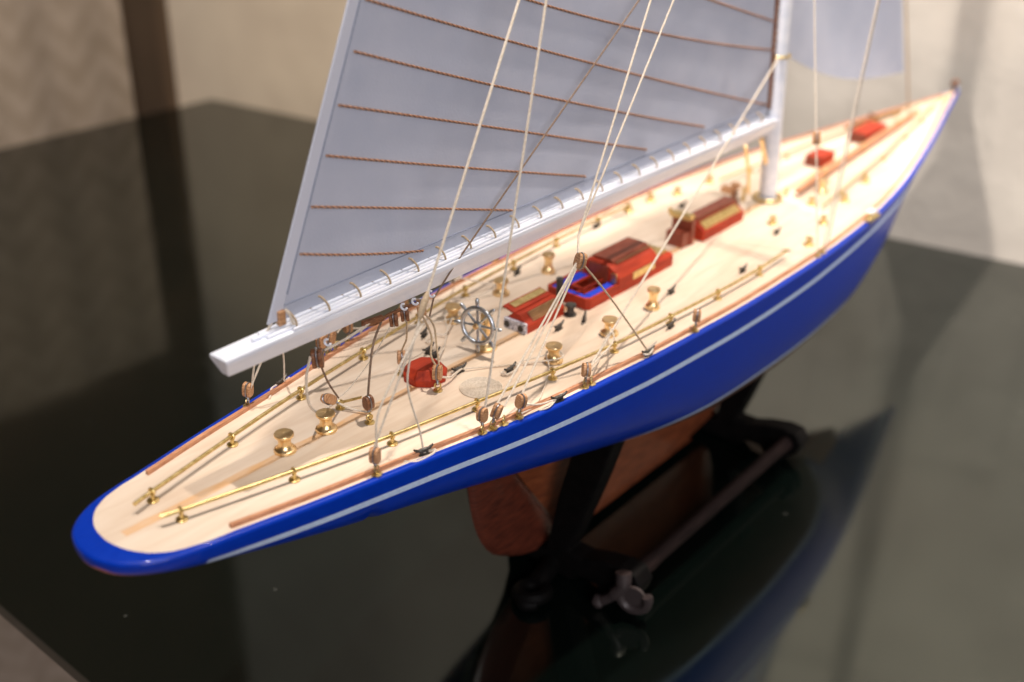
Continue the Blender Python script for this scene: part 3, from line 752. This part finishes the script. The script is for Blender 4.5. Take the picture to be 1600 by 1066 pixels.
# foredeck hatches
for x, y, a, b, h in ((348, 4.2, 13, 7.5, 4.6), (395, 3.4, 22, 8.5, 4.6)):
    g = MB(); z = ZD(x); g.box((x, y, z + h / 2 - .1), (a, b, h)); ho = part(g.build('fore_hatch', 'red', smooth=False, bevel=.25, local=(x, y, z), label='small dark red hatch just forward of the mast' if x < 360 else 'bright red hatch farthest forward on the bow'))
    g = MB(); g.box((x - a / 2 - .15, y, z + h / 2), (.5, b * .85, h * .85)); part(g.build('hatch_door', 'darkred', smooth=False), ho)
# spinnaker pole lashed along the foredeck
g = MB(); g.tube([(303, -8.2, 3.4), (330, -6.0, 3.2), (440, -1.0, 5.2)], [1.1, 1.5, 1.2], 12)
part(g.build('spinnaker_pole', 'batten', label='long wooden pole lying along the foredeck'))
for x in (330, 372, 415):
    g = MB(); g.torus((x, -6.0 + (x - 330) * 0.0455, 3.2 + (x - 330) * .018), 1.75, .25, axis=(1, .04, 0), n=18); g.tube([(x, -6.0 + (x - 330) * 0.0455, 0.2), (x, -6.0 + (x - 330) * 0.0455, 1.8)], .4, 6)
    part(g.build('pole_chock', 'olive'))
# dark anchor gear near the bow
g = MB(); g.tube(smooth_path([(398, 15, ZD(398) + 1.2), (415, 12, ZD(415) + 1.6), (440, 6.5, ZD(440) + 1.4)], 5), .9, 8); g.tube([(418, 8, ZD(418) + 1), (424, 15, ZD(424) + 2)], .8, 8)
part(g.build('anchor', 'blockdark', label='dark anchor lying on the port side of the bow'))
g = MB(); g.lathe([(0, -1.0), (1.2, -1.0), (1.7, 0), (1.2, 1.3), (0, 1.6)], (496, 0, ZD(496) + .9), n=20); part(g.build('bow_light', 'steel'))
g = MB(); g.box((493, 0.4, ZD(494) + 4.2), (5.5, 2.4, 2.6)); g.tube([(493, 0.4, ZD(494)), (493, .4, ZD(494) + 3.2)], .5, 8); part(g.build('bow_block', 'blockdark', bevel=.5))

# ------------------------------------------------------------------ spars
def mast_pt(z): return Vector((294.6 - 0.104 * z, 0, z))
mm_ = MB(); NZ = 30; zs = [0.2 + 574 * i / NZ for i in range(NZ + 1)]
vs = []; n = 24
for z in zs:
    k = 1.0 if z < 320 else 1 - 0.62 * (z - 320) / 254
    c = mast_pt(z)
    for j in range(n):
        a = 2 * math.pi * j / n; vs.append((c.x + 3.9 * k * math.cos(a), 3.1 * k * math.sin(a), z))
mm_.add(vs, [(i * n + j, i * n + (j + 1) % n, (i + 1) * n + (j + 1) % n, (i + 1) * n + j) for i in range(NZ) for j in range(n)] + [tuple(NZ * n + j for j in range(n))])
mast = part(mm_.build('mast', 'white', label='tall white mast'))
for z in (57, 150, 250, 340):
    g = MB(); c = mast_pt(z); g.torus((c.x, 0, z), 3.9, 0.55, n=28); g.tube([(c.x + 3.4, -.6, z), (c.x + 4.6, -1.0, z + 0.6)], .5, 8); part(g.build('mast_band', 'olive'), mast)
for z in (180, 320):
    g = MB(); c = mast_pt(z)
    g.tube([(c.x, -44 if z < 300 else -30, z), (c.x, 0, z), (c.x, 44 if z < 300 else 30, z)], 1.2, 8); part(g.build('spreader', 'white'), mast)
# luff lacing: mast hoops
luff = lambda z: 294.6 - 0.104 * z - 6.5

def boom_section(x):
    k = min(1.0, 0.80 + (x - 37) / 60.0 * 0.2) - max(0, x - 120) / 165.0 * 0.20
    hwid = 3.7 * k
    return [(-hwid, 0.0), (-hwid, -1.3 * k), (-1.5 * k, -6.4 * k), (1.5 * k, -6.4 * k), (hwid, -1.3 * k), (hwid, 0.0)]
ZT = lambda x: 33.6 + 0.6 * math.sin((x - 37) / 250 * math.pi)
bmb = MB(); bx = [37 + (289 - 37) * i / 36 for i in range(37)]; vs = []
for i, x in enumerate(bx):
    for y, z in boom_section(x):
        dx = -0.0
        vs.append((x + (1.6 if (i == 0 and z < -3) else 0), y, ZT(x) + z))
n = 6; k = len(bx)
bmb.add(vs, [(i * n + j, i * n + (j + 1) % n, (i + 1) * n + (j + 1) % n, (i + 1) * n + j) for i in range(k - 1) for j in range(n)] + [tuple(range(n - 1, -1, -1)), tuple((k - 1) * n + j for j in range(n))])
boom = part(bmb.build('boom', 'white', bevel=0.35, smooth=False, label='long white boom under the mainsail'))
for yy, xs_, r_ in ((0.0, 46.5, 0.62), (-1.5, 49.5, 0.50), (1.5, 49.5, 0.5), (-2.85, 56, 0.42), (2.85, 56, 0.42)):
    g = MB(); pth = [(xs_ + (286 - xs_) * i / 30, yy, ZT(xs_ + (286 - xs_) * i / 30) + 0.42) for i in range(31)]
    rr = [r_ * 1.2] * 31; rr[0] = r_ * 0.7
    g.tube(pth, rr, 8); part(g.build('track', 'white'), boom)
g = MB(); g.tube([(286, 0, 30), (291.5, 0, 30)], 1.6, 10); g.tube([(283, 0, 27), (292, 0, 12)], .8, 8); g.tube([(277, 3, 25), (284, 4, 12), (285, 3.5, 4)], .7, 8)
part(g.build('gooseneck', 'gold'), boom)

# ------------------------------------------------------------------ mainsail
def leech(z): return 51.2 + 0.4341 * (z - 35.9)
ZTOP = 555.0
def sail_y(x, z):
    a = leech(z); b = luff(z)
    if b - a < 2: return 0.0
    u = min(max((x - a) / (b - a), 0), 1); v = min(1, max(0, (z - 36) / (ZTOP - 36)))
    return 6.5 * math.sin(math.pi * u) * math.sin(math.pi * min(1, v * 1.0 + 0.0)) * (0.6 + 0.4 * (1 - v)) + 1.0 * math.sin(math.pi * u) * (1 - v) * min(1, (z - 36) / 20.0 if z > 36 else 0)
def foot(x): return 36.0 + 1.2 * (1 - abs((x - 168) / 117.0)) * 0 + 0.35
NU, NV = 60, 90
mb = MB(); tk = 0.16
for side in (-1, 1):
    vs = []
    for i in range(NV + 1):
        v = (i / NV) ** 1.4
        z = 36.2 + (ZTOP - 36.2) * v
        a, b = leech(z), max(luff(z), leech(z) + 0.5)
        for j in range(NU + 1):
            x = a + (b - a) * j / NU
            vs.append((x, sail_y(x, z) + side * tk, z))
    n = NU + 1
    mb.add(vs, [(i * n + j, i * n + j + 1, (i + 1) * n + j + 1, (i + 1) * n + j) for i in range(NV) for j in range(NU)])
nn = (NV + 1) * (NU + 1)
edge = [j for j in range(NU + 1)] + [i * (NU + 1) + NU for i in range(1, NV + 1)] + [NV * (NU + 1) + j for j in range(NU - 1, -1, -1)] + [i * (NU + 1) for i in range(NV - 1, 0, -1)]
mb.f += [(edge[i], edge[(i + 1) % len(edge)], edge[(i + 1) % len(edge)] + nn, edge[i] + nn) for i in range(len(edge))]; mb.mi += [0] * len(edge)
sail = part(mb.build('mainsail', 'sail', label='pale grey mainsail crossed by brown reef lines'))
# hems: doubled cloth along leech and foot
def strip(pA, pB, off, parent, name='hem', m_='sail'):
    for s_ in (-1, 1):
        g = MB(); vs = []
        for a, b in zip(pA, pB):
            for q_ in (a, b): vs.append((q_[0], sail_y(q_[0], q_[1]) + s_ * (tk + off), q_[1]))
            for q_ in (b, a): vs.append((q_[0], sail_y(q_[0], q_[1]) + s_ * (tk - 0.05), q_[1]))
        g.add(vs, [(i * 4 + j, i * 4 + (j + 1) % 4, i * 4 + 4 + (j + 1) % 4, i * 4 + 4 + j) for i in range(len(pA) - 1) for j in range(4)])
        part(g.build(name, m_), parent)
zs = [36.3 + (420 - 36.3) * (i / 70.0) for i in range(71)]
strip([(leech(z) - 0.15, z) for z in zs], [(leech(z) + 3.2, z) for z in zs], 0.10, sail, m_='hem')
xs_ = [56 + (283.5 - 56) * i / 40 for i in range(41)]
strip([(x, 36.1) for x in xs_], [(x, 39.3) for x in xs_], 0.09, sail)
g = MB(); g.tube([(leech(z) - 0.15, 0, z) for z in zs], 0.26, 8); part(g.build('bolt_rope', 'hem'), sail)
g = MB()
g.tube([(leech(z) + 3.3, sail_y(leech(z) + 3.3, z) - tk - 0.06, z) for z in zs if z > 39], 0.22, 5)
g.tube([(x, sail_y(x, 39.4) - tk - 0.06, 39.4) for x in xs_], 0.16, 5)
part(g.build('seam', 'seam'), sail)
# reef lines
REEF = [((61.6, 50.2), (80, 44.3), (101.4, 38.6)), ((65.8, 60.3), (100, 50.3), (137.1, 39.5)), ((71.1, 70.9), (121, 55.4), (171.4, 40.6)), ((75.6, 81.4), (111.4, 70.1), (204, 41.2)),
        ((81.0, 92.3), (141.6, 71.5), (239.3, 41.0)), ((85.1, 102.9), (180, 71.5), (283.5, 39.7)), ((89.7, 113.2), (143.3, 95.2), (282, 60.0)), ((94.4, 123.9), (180, 99.5), (279.5, 70.5))]
for k in range(6):
    z0 = 134.6 + 10.6 * k
    REEF.append(((leech(z0) + 5, z0), ((leech(z0) + luff(z0 - 50)) / 2, z0 - 25.5), (luff(z0 - 52) - 4, z0 - 54)))
for a, b, c in REEF:
    x0, x1 = a[0], c[0]
    P = []
    for i in range(60):
        x = x0 + (x1 - x0) * i / 59
        L0 = (x - b[0]) * (x - c[0]) / ((a[0] - b[0]) * (a[0] - c[0])); L1 = (x - a[0]) * (x - c[0]) / ((b[0] - a[0]) * (b[0] - c[0])); L2 = (x - a[0]) * (x - b[0]) / ((c[0] - a[0]) * (c[0] - b[0]))
        z = a[1] * L0 + b[1] * L1 + c[1] * L2
        P.append(Vector((x, sail_y(x, z) - tk - 0.28, z)))
    g = MB(); strands(g, P, 0.36, 2, 1.9, 5, (0, 1), step=0.3)
    part(g.build('reef_line', ['reeftan', 'reefdark'], fix=False), sail)
    Q = [Vector((p.x, p.y + 2 * tk + 0.56, p.z)) for p in P]
# clew shackle
g = MB(); g.box((54.8, -0.4, 36.8), (2.0, 1.3, 3.6)); part(g.build('clew_block', 'block', bevel=0.3), sail)
g = MB(); g.tube(smooth_path([(53.2, 0.8, 37.5), (52.2, 0.2, 36), (51.0, 0.4, 34.2)], 4), .34, 7); g.tube(smooth_path([(55.8, -.6, 38.6), (56.6, -1.4, 37.2), (57.0, -1.6, 35.2), (57.6, -1.6, 34.0)], 4), .38, 7); part(g.build('clew_lashing', 'rope'), sail)
# lacing hoops from the foot of the sail to the boom track
x = 57.0; HX = []
while x < 284: HX.append(x); x += 10.0
for i, x in enumerate(HX):
    g = MB(); R = 2.0
    c = Vector((x, -1.0, ZT(x) + 1.9)); pts = []
    for k in range(17):
        a = math.radians(120 - 300 * k / 16 + 0)
        pts.append((x + 0.12 * k - 0.9 + random.uniform(-.04, .04), -0.6 + 2.0 * math.cos(a) * -1.0 * -1, 0))
    pts = smooth_path([(x - 0.8, 0.2, 38.0), (x - 0.6, -0.9, 38.1), (x, -1.9, 36.9), (x + 0.5, -2.25, 35.4), (x + 0.7, -1.9, ZT(x) + 0.35), (x + 0.4, -0.9, ZT(x) + 0.75)], 5)
    g.tube(pts, 0.27, 7); g.tube(smooth_path([(x - 0.8, 0.2, 38.0), (x - 1.6, 0.9, 36.6), (x - 2.0, 1.6, 35.0), (x - 1.8, 1.9, ZT(x) + 0.2)], 4), 0.27, 7)
    part(g.build('lacing_hoop', 'ropetan'), sail)
# luff lacing
g = MB(); strands(g, [Vector((luff(z) + 1.2, 0, z)) for z in (38, 110)], 1.15, 2, 5.0, 6, step=1.2); g.tube([(luff(z) + 1.2, 0, z) for z in (110, 300, 540)], 1.0, 6); part(g.build('luff_lacing', 'blockdark', fix=False), sail)
# staysail
jb = MB(); tackp = Vector((417, 0, 27)); NU2, NV2 = 24, 30
vs = []
def jib(u, v):
    lu = Vector((417, 0, 28)).lerp(Vector((262, 0, 330)), v)
    cl = Vector((301, 2.0, 54)).lerp(Vector((262, 0, 330)), v)
    p = cl.lerp(lu, u)
    p.z -= (1 - v) * 6.0 * math.sin(math.pi * u) ** 1.0
    p.y += 12 * math.sin(math.pi * u) * math.sin(math.pi * min(1, v + .08)) * .8
    return p
for side in (0, 1):
    vs = []
    for i in range(NV2 + 1):
        for j in range(NU2 + 1):
            p = jib(j / NU2, i / NV2); vs.append((p.x, p.y + (0.3 if side else 0), p.z))
    n = NU2 + 1
    jb.add(vs, [(i * n + j, i * n + j + 1, (i + 1) * n + j + 1, (i + 1) * n + j) for i in range(NV2) for j in range(NU2)])
part(jb.build('staysail', 'sail', label='small grey staysail with curved foot forward of the mast'))

# ------------------------------------------------------------------ running rigging (both sides)
def rope(name, P, r=0.33, m_='rope', twist=True, sm=True, zmax=112, label=None, parent=None, pitch=1.5):
    P = [Vector(p) for p in P]
    if sm: P = smooth_path(P, 8)
    g = MB()
    if twist:
        near = []; far = []
        PP_ = resample(P, 3.0) if (P[-1] - P[0]).length > 60 else P
        for i, p in enumerate(PP_):
            (near if p.z <= zmax and not far else far).append(p)
        if far and near: far.insert(0, near[-1])
        if len(near) > 1: strands(g, near, r, 3, pitch, 5)
        if len(far) > 1: g.tube(far, r * 0.95, 6)
    else: g.tube(P, r, 7)
    return part(g.build(name, m_, fix=False, label=label), parent)
def on(P, H, t):
    a = Vector(P); return a.lerp(mast_pt(H), t)
def mir(P, sg): return [Vector((p[0], p[1] if sg < 0 else -p[1], p[2])) for p in P]
for sg in (-1, 1):
    tw = True
    # A: after backstay tackle
    D = Vector((60.4, -23.2, 5.6)); J = on(D, 334, 0.088)
    rope('backstay', mir([J, mast_pt(334)], sg), 0.36, sm=False)
    rope('tackle_fall', mir([J + Vector((0.3, 0, -.6)), Vector((60.0, -22.2, 6.3))], sg), 0.30, sm=False)
    rope('tackle_fall', mir([J + Vector((0.6, -.6, -1)), Vector((64, -21.6, 17)), Vector((61.6, -23.0, 5.4))], sg), 0.30)
    rope('tackle_fall', mir([J, Vector((72.6, -22.2, 21)), Vector((73.8, -24.6, 8)), Vector((74, -25.6, 2.0))], sg), 0.27)
    g = MB(); q_ = [J.lerp(mast_pt(334), t) for t in (0.0, 0.004, 0.010, 0.016, 0.02)]
    g.tube([p if sg < 0 else Vector((p.x, -p.y, p.z)) for p in q_], [0.3, .75, .85, .75, .3], 8); part(g.build('splice', 'ropetan'))
    pulley((D - Vector((0, 0, 1.9))) if sg < 0 else Vector((D.x, -D.y, D.z - 1.9)), (0.05, -0.05 * sg, 1), turn=0.4)
    # B: second backstay to the masthead
    B0 = Vector((91.0, -BO(91) + 2.15, 5.5)); B0m = B0.copy()
    rope('backstay', mir([B0 + Vector((0.6, 0, 0.5)), mast_pt(530)], sg), 0.33, sm=False)
    pulley(Vector((91.0, (BO(91) - 2.15) * sg, 3.4)), (0, 0.02, 1), turn=0.1)
    # C: runner
    C0 = Vector((98.0, -BO(98) + 2.2, 5)); JC = on(C0, 170, 0.209)
    rope('runner', mir([JC, mast_pt(236)], sg), 0.33, sm=False)
    rope('runner', mir([JC, mast_pt(178)], sg), 0.30, sm=False)
    PB = JC + Vector((-3.6, -2.6, -6.4))
    bq = PB + Vector((0, 0, -2.6)); bq2 = Vector((bq.x, bq.y * (1 if sg < 0 else -1), bq.z))
    pulley(bq2, (0.25, -0.1, 1), turn=1.2, neck=False, size=1.1)
    rope('runner', mir([JC, PB + Vector((0, 0, 3.0))], sg), 0.33, sm=False)
    for dx, tg in ((-.5, ey(94.2)), (0, ey(97.8)), (0.6, ey(102.8))):
        rope('tackle_fall', mir([PB + Vector((dx, 0, 0.2)), tg + Vector((0.2, 0, 3.4))], sg), 0.31, sm=False)
    rope('tackle_fall', mir([PB + Vector((1.2, -0.4, 0)), PB.lerp(Vector((154.3, -36.9, 1.8)), 0.45) + Vector((0, 0, 1.6)), Vector((154.0, -36.9, 1.8))], sg), 0.29, 'ropetan' if sg < 0 else 'rope')
    for x, tl, tn in ((94.2, 0.45, 0.3), (102.8, 0.12, 1.3)):
        p = ey(x, sg) + Vector((0, 0, 0.3)); pulley(p, (tl * 0.9, 0.15 * sg, 1), turn=tn)
    # D: stay from the mast band down to the rail
    E0 = ey(127.2, sg)
    pulley(E0 + Vector((0, 0, .2)), (0.35, -0.2 * sg, 1), turn=0.9)
    rope('stay', [E0 + Vector((1.0, 0, 3.0)), mast_pt(58) + Vector((-1, 1.5 * sg, 0))], 0.36, sm=False)
    rope('stay', [E0 + Vector((0.3, 0, 3.4)), Vector((141, 33.5 * sg, 8.5)), Vector((157, 21.5 * sg, 3.2))], 0.24)
    pulley(ey(176.8, sg) + Vector((0, 0, 0.3)), (0.1, 0, 1), turn=0.6)
    # shrouds and forward runner
    for x, H, r in ((254.5, 180, .33), (258.5, 320, .33), (262, 530, .3)):
        rope('shroud', [(x, sg * (BO(x) - 2.2), ZD(x) + .4), (mast_pt(180).x, 44 * sg, 181) if H > 180 else mast_pt(178)], r * 0.8, 'rope', twist=False, sm=False)
    # port / starboard winch ropes on deck
    rope('deck_line', mir([(110.6, -4.1, 1.9), (118, -8.5, 1.1), (127, -15.5, 1.3), (132.4, -21.4, 2.4), (135, -21.2, 2.5), (136, -18.6, 2.6), (134, -16.7, 2.6), (131.6, -17.8, 2.4), (127.5, -22, 1.2), (112, -30.5, 1.1), (104, -31.5, 1.6)], sg), 0.22)
    rope('deck_line', mir([(103.5, -32.3, 5.0), (109, -32.9, 2.6), (115.0, -33.9, 1.9), (118.6, -34.4, 2.0), (117.8, -33.2, 1.7), (112, -34.4, 1.2), (109, -33.2, 1.0)], sg), 0.26)
    rope('deck_line', mir([(74, -25.6, 2.0), (76.8, -26.7, 1.9), (75.6, -27.0, 1.4), (71, -26.6, 1.4), (69.0, -24.8, 1.5), (66.4, -22.2, 1.8)], sg), 0.32)
    rope('deck_line', mir([(155.8, -37.6, 1.9), (153.2, -37.9, 1.4), (152.2, -36.7, 1.6), (155.6, -36.3, 2.0), (158, -37.2, 3.3)], sg), 0.32)
    rope('deck_line', mir([(120, -14.4, 1.7), (117.2, -13.6, 1.5), (118, -15.4, 1.4), (122.4, -15.2, 1.5), (124, -13.4, 1.6), (131.5, -17.6, 2.6)], sg), 0.26)
    rope('deck_line', mir([(156, -22.5, 2.4), (150, -24, 1.2), (141.5, -29, 1.4), (131, -34.0, 3.8)], sg), 0.2)

sa = Vector((254.5, -(BO(254.5) - 2.2), 0.4)); sb_ = Vector((mast_pt(178).x, 0, 178))
pulley(sa.lerp(sb_, 0.20), (0.2, 0.2, 1), turn=.5, size=1.2, neck=False)
# blocks on the inner eyes, sheet leads
pulley((75.0, 5.6, 3.3), (-0.85, 0.25, 0.62), turn=0.2)
pulley((76.2, -4.6, 4.0), (-0.10, -0.1, 1.0), turn=1.45, dark=True)
g = MB(); g.tube([(75.9, -5.3, ZD(75) + .4), (76.1, -4.9, 4.1)], .35, 8); g.tube([(75.4, 5.2, 3.2), (78.6, 0.5, 5.2)], .38, 8); part(g.build('brass_pin', 'olive'))
pulley((99.2, 6.8, 3.2), (0.05, 0, 1), turn=0.9); pulley((99.2, -6.6, 3.2), (0.02, 0, 1), turn=0.5, size=1.1)
# blocks under the boom with white hooks
for x, dk, nk in ((63.8, True, 1.25), (89.4, True, 1.0), (93.4, True, 1.0), (99.5, False, 1.1)):
    pulley((x, -0.6, ZT(x) - 7.3), (0.05, -0.08, -1), turn=0.35, dark=dk, size=nk, neck=False)
    g = MB(); xx = x + 2.2; g.torus((xx, -2.6, ZT(x) - 6.9), 0.8, 0.30, axis=(1.0, 0.35, 0), n=18, arc=(-60, 210)); part(g.build('boom_hook', 'white'), boom)
g = MB(); g.box((82.5, -0.8, ZT(80) - 8.0), (6.0, 1.6, 1.2), rot=Matrix.Rotation(-.2, 3, 'Z')); g.tube(smooth_path([(79, -.6, 26), (83, -1, 25), (89, -.8, 25.6), (99, -.6, 25)], 4), .5, 8); part(g.build('sheet_traveller', 'blockdark', bevel=.3))
rope('mainsheet', [(76.0, -4.7, 8.0), (77.2, -4.4, 14), (80.2, -3.0, 21), (84.6, -1.6, 25.2)], 0.30, 'ropedark', twist=False)
rope('mainsheet', [(75.2, 5.4, 4.6), (70.5, 3.6, 12), (65.5, 0.6, 21.5)], 0.26, 'ropedark', twist=False)
rope('mainsheet', [(62.0, -0.8, 24.0), (60.4, -0.6, 18.5), (62.0, 1.0, 10.5), (67.0, 3.6, 4.8), (72.5, 5.2, 3.8)], 0.36, 'rope')
rope('mainsheet', [(74.8, 5.0, 3.4), (76.4, 1.5, 2.2), (78.0, -2.6, 2.4), (76.8, -4.6, 4.4)], 0.30, 'rope')
rope('mainsheet', [(66.5, -0.8, 24.0), (74, -1.0, 24.6), (83, -1.0, 26.2)], 0.36, 'rope')
rope('mainsheet', [(94.0, -1.0, 21.4), (95.0, 0.2, 16), (97.4, 3.8, 11.4), (99.0, 6.4, 8.2)], 0.27, 'ropetan')
rope('mainsheet', [(99.6, -1.4, 21.0), (101.4, -2.6, 15), (99.0, -4.6, 11), (99.4, -6.2, 7.9)], 0.30, 'ropetan')
rope('mainsheet', [(101.2, -0.6, 20.8), (103.4, -1.6, 17), (102.0, -4.0, 11.5), (100.2, -6.4, 8.0)], 0.28, 'ropetan')
rope('mainsheet', [(89.0, -1.0, 23.4), (84.5, 1.6, 14.5), (78, 4.4, 6.5), (75.2, 5.4, 4.8)], 0.16, 'rope')
rope('mainsheet', [(100.4, -6.4, 4.6), (104.5, -6.2, 2.6), (108.6, -5.0, 2.0), (112.0, -4.2, 1.9), (111.0, -3.3, 1.5), (107.8, -3.6, 1.4)], 0.33, 'rope')
rope('mainsheet', [(99.4, 7.2, 5.0), (106, 8.6, 2.8), (112.8, 10.0, 2.2)], 0.24, 'rope')
# topping lift, seen dark against the sail
rope('topping_lift', [(101.5, -2.0, 20.6), (101.8, -3.2, 26), on((101.5, -3.4, 27), 150, 0.05), on((101.5, -3.4, 27), 150, 1.0)], 0.25, 'ropedark', twist=False, sm=False)
# fore stays
rope('forestay', [(434, 0, ZD(434) + .3), (260, 0, 340)], 0.42, 'ropetan', twist=False, sm=False)
# ------------------------------------------------------------------ display stand
TZ = -91.444
stand = empty('display_stand', 'black lacquered wooden cradle with two scrolled end frames holding the model', 'display stand', (210, 0, TZ))
def sp_(o):
    o.parent = stand; o.location = o.location - stand.location; return o
half_prof = [(0, -84.5), (-4, -84), (-6, -78), (-9, -60), (-14, -40), (-18, -24), (-30.5, -24), (-28.5, -34), (-24, -50), (-17.5, -70), (-14, -80), (-20, -80), (-27, -77.5), (-34, -76.0), (-40, -76.5), (-42.5, -80), (-41, -85), (-37, -88), (-33, TZ), (-29, TZ), (-26, -87.5), (-20, -87.5), (-15, TZ), (-9, -90.5), (0, -90.2)]
port_prof = [(4, -84), (6, -78), (9, -60), (14, -40), (18, -24), (30.5, -24), (27.0, -34), (20, -50), (13.5, -70), (11, -82), (12, TZ), (6, -90.5)]
def frame(xa, xb, hull_x):
    poly = half_prof + list(reversed(port_prof))
    # keep the cradle outside the fin keel: slot is covered by the keel itself
    mb = MB()
    n = len(poly)
    vs = [(xa, y, z) for y, z in poly] + [(xb, y, z) for y, z in poly]
    from mathutils.geometry import tessellate_polygon
    tris = tessellate_polygon([[Vector((y, z, 0)) for y, z in poly]])
    fs = [tuple(t) for t in tris] + [tuple(i + n for i in t) for t in tris] + [(i, (i + 1) % n, n + (i + 1) % n, n + i) for i in range(n)]
    mb.add(vs, fs)
    return mb
for xa, xb in ((152, 160), (262, 270)):
    sp_(frame(xa, xb, xa).build('end_frame', 'lamp_black', bevel=0.8, smooth=False))
g = MB(); g.lathe([(0, 0), (2.8, 0), (2.8, 8), (2.5, 12), (2.5, 98), (2.8, 104), (0, 104)], (159, -36.5, -81.5), axis=(1, 0, 0), n=20); sp_(g.build('spreader_rod', 'rod'))
g = MB(); g.lathe([(0, 0), (2.6, 0), (2.6, 102), (0, 102)], (160, 6.0, -86.8), axis=(1, 0, 0), n=16); sp_(g.build('spreader_rod', 'lamp_black'))
# claw feet under the starboard ends
g = MB(); g.tube(smooth_path([(150.5, -37, -75.5), (149.5, -37.5, -80), (148.6, -34.5, -85), (148, -31, -88.5)], 5), [2.6] * 5 + [2.2] * 5 + [1.7] * 6, 12)
g.lathe([(0, -2.3), (1.6, -1.7), (2.3, 0), (1.6, 1.7), (0, 2.3)], (147.6, -30.2, -88.9), n=16)
g.torus((150.5, -41.5, -83.0), 4.6, 1.7, axis=(1, 0.25, 0), n=20, arc=(-100, 120)); g.lathe([(0, 0), (3.8, 0), (3.8, 1.2), (0, 1.2)], (150.2, -41.5, -83), axis=(1, .25, 0), n=20)
sp_(g.build('claw_foot', 'claw'))
g = MB(); g.torus((137.0, -11.6, -88.6), 4.6, 2.3, axis=(0.1, 0.15, 1), n=26, arc=(0, 360)); g.tube(smooth_path([(133, -9, -88.8), (131, -13, -89.2), (133.5, -15.5, -89.2)], 4), 2.0, 10); g.tube([(140, -10.5, -88.5), (153, -8, -87.5)], 3.2, 10)
sp_(g.build('scroll_foot', 'lamp_black'))
# ------------------------------------------------------------------ glass table, walls, floor
table = empty('glass_table', 'dark glossy glass table mirroring the model and the walls', 'table', (290, 160, TZ))
def tp(o): o.parent = table; o.location = o.location - table.location; return o
outline = [(24, 556), (437, 556), (566, -262), (24, -262)]
g = MB(); g.prism(outline, TZ - 6, TZ, 'xy'); tp(g.build('table_top', 'glass', smooth=False, bevel=0.8))
g = MB(); ins = [(44, 536), (420, 536), (540, -240), (44, -240)]; g.prism(ins, TZ - 40, TZ - 6.2, 'xy'); tp(g.build('table_frame', 'lamp_black', smooth=False))
for x, y in ((70, 510), (400, 510), (510, -210), (70, -210)):
    g = MB(); g.box((x, y, TZ - 40 - 330), (36, 36, 660)); tp(g.build('leg', 'lamp_black', smooth=False, bevel=2))
def struct(mb, name, m_, **k):
    o = mb.build(name, m_, **k); o['kind'] = 'structure'; return o
FZ = TZ - 700
g = MB(); g.add([(-3000, -3000, FZ), (3000, -3000, FZ), (3000, 3000, FZ), (-3000, 3000, FZ)], [(0, 1, 2, 3)]); struct(g, 'floor', 'floor', smooth=False)
ex, ey_ = 0.1558, -0.9878      # direction of the far table edge, in plan
def wallbox(mb, px, py, dx, dy, length, thick, z0, z1):
    nx, ny = -dy, dx
    P = [(px, py), (px + dx * length, py + dy * length), (px + dx * length + nx * thick, py + dy * length + ny * thick), (px + nx * thick, py + ny * thick)]
    mb.prism(P, z0, z1, 'xy'); return mb
g = wallbox(MB(), 439 - ex * 40, 556 - ey_ * 40, ex, ey_, 1500, 60, FZ, 1400); struct(g, 'far_wall', 'wall', smooth=False)
g = wallbox(MB(), 500, 597, -1, -0.016, 2200, -60, FZ, 1400); struct(g, 'left_wall', 'wallshade', smooth=False)
# patterned curtain along the left table edge, top cut low to darken its reflection
cu = MB(); vs = []; nx_ = 160
for i in range(nx_ + 1):
    x = 372 - i * 6.0
    for z in (FZ + 30, 112):
        vs.append((x, 563 + 1.6 * math.sin(i * 0.31) + 1.0 * math.sin(i * 0.83), z))
base = list(vs)
fs = [(i * 2, i * 2 + 1, i * 2 + 3, i * 2 + 2) for i in range(nx_)]
cu.add(vs, fs); cu.add([(x, y + 2.0, z) for x, y, z in base], [tuple(reversed(f)) for f in fs])
co_ = cu.build('fabric_panel', 'curtain', local=(0, 563, 0)); co_['label'] = 'beige zigzag patterned fabric panel behind the left edge of the table'; co_['category'] = 'panel'
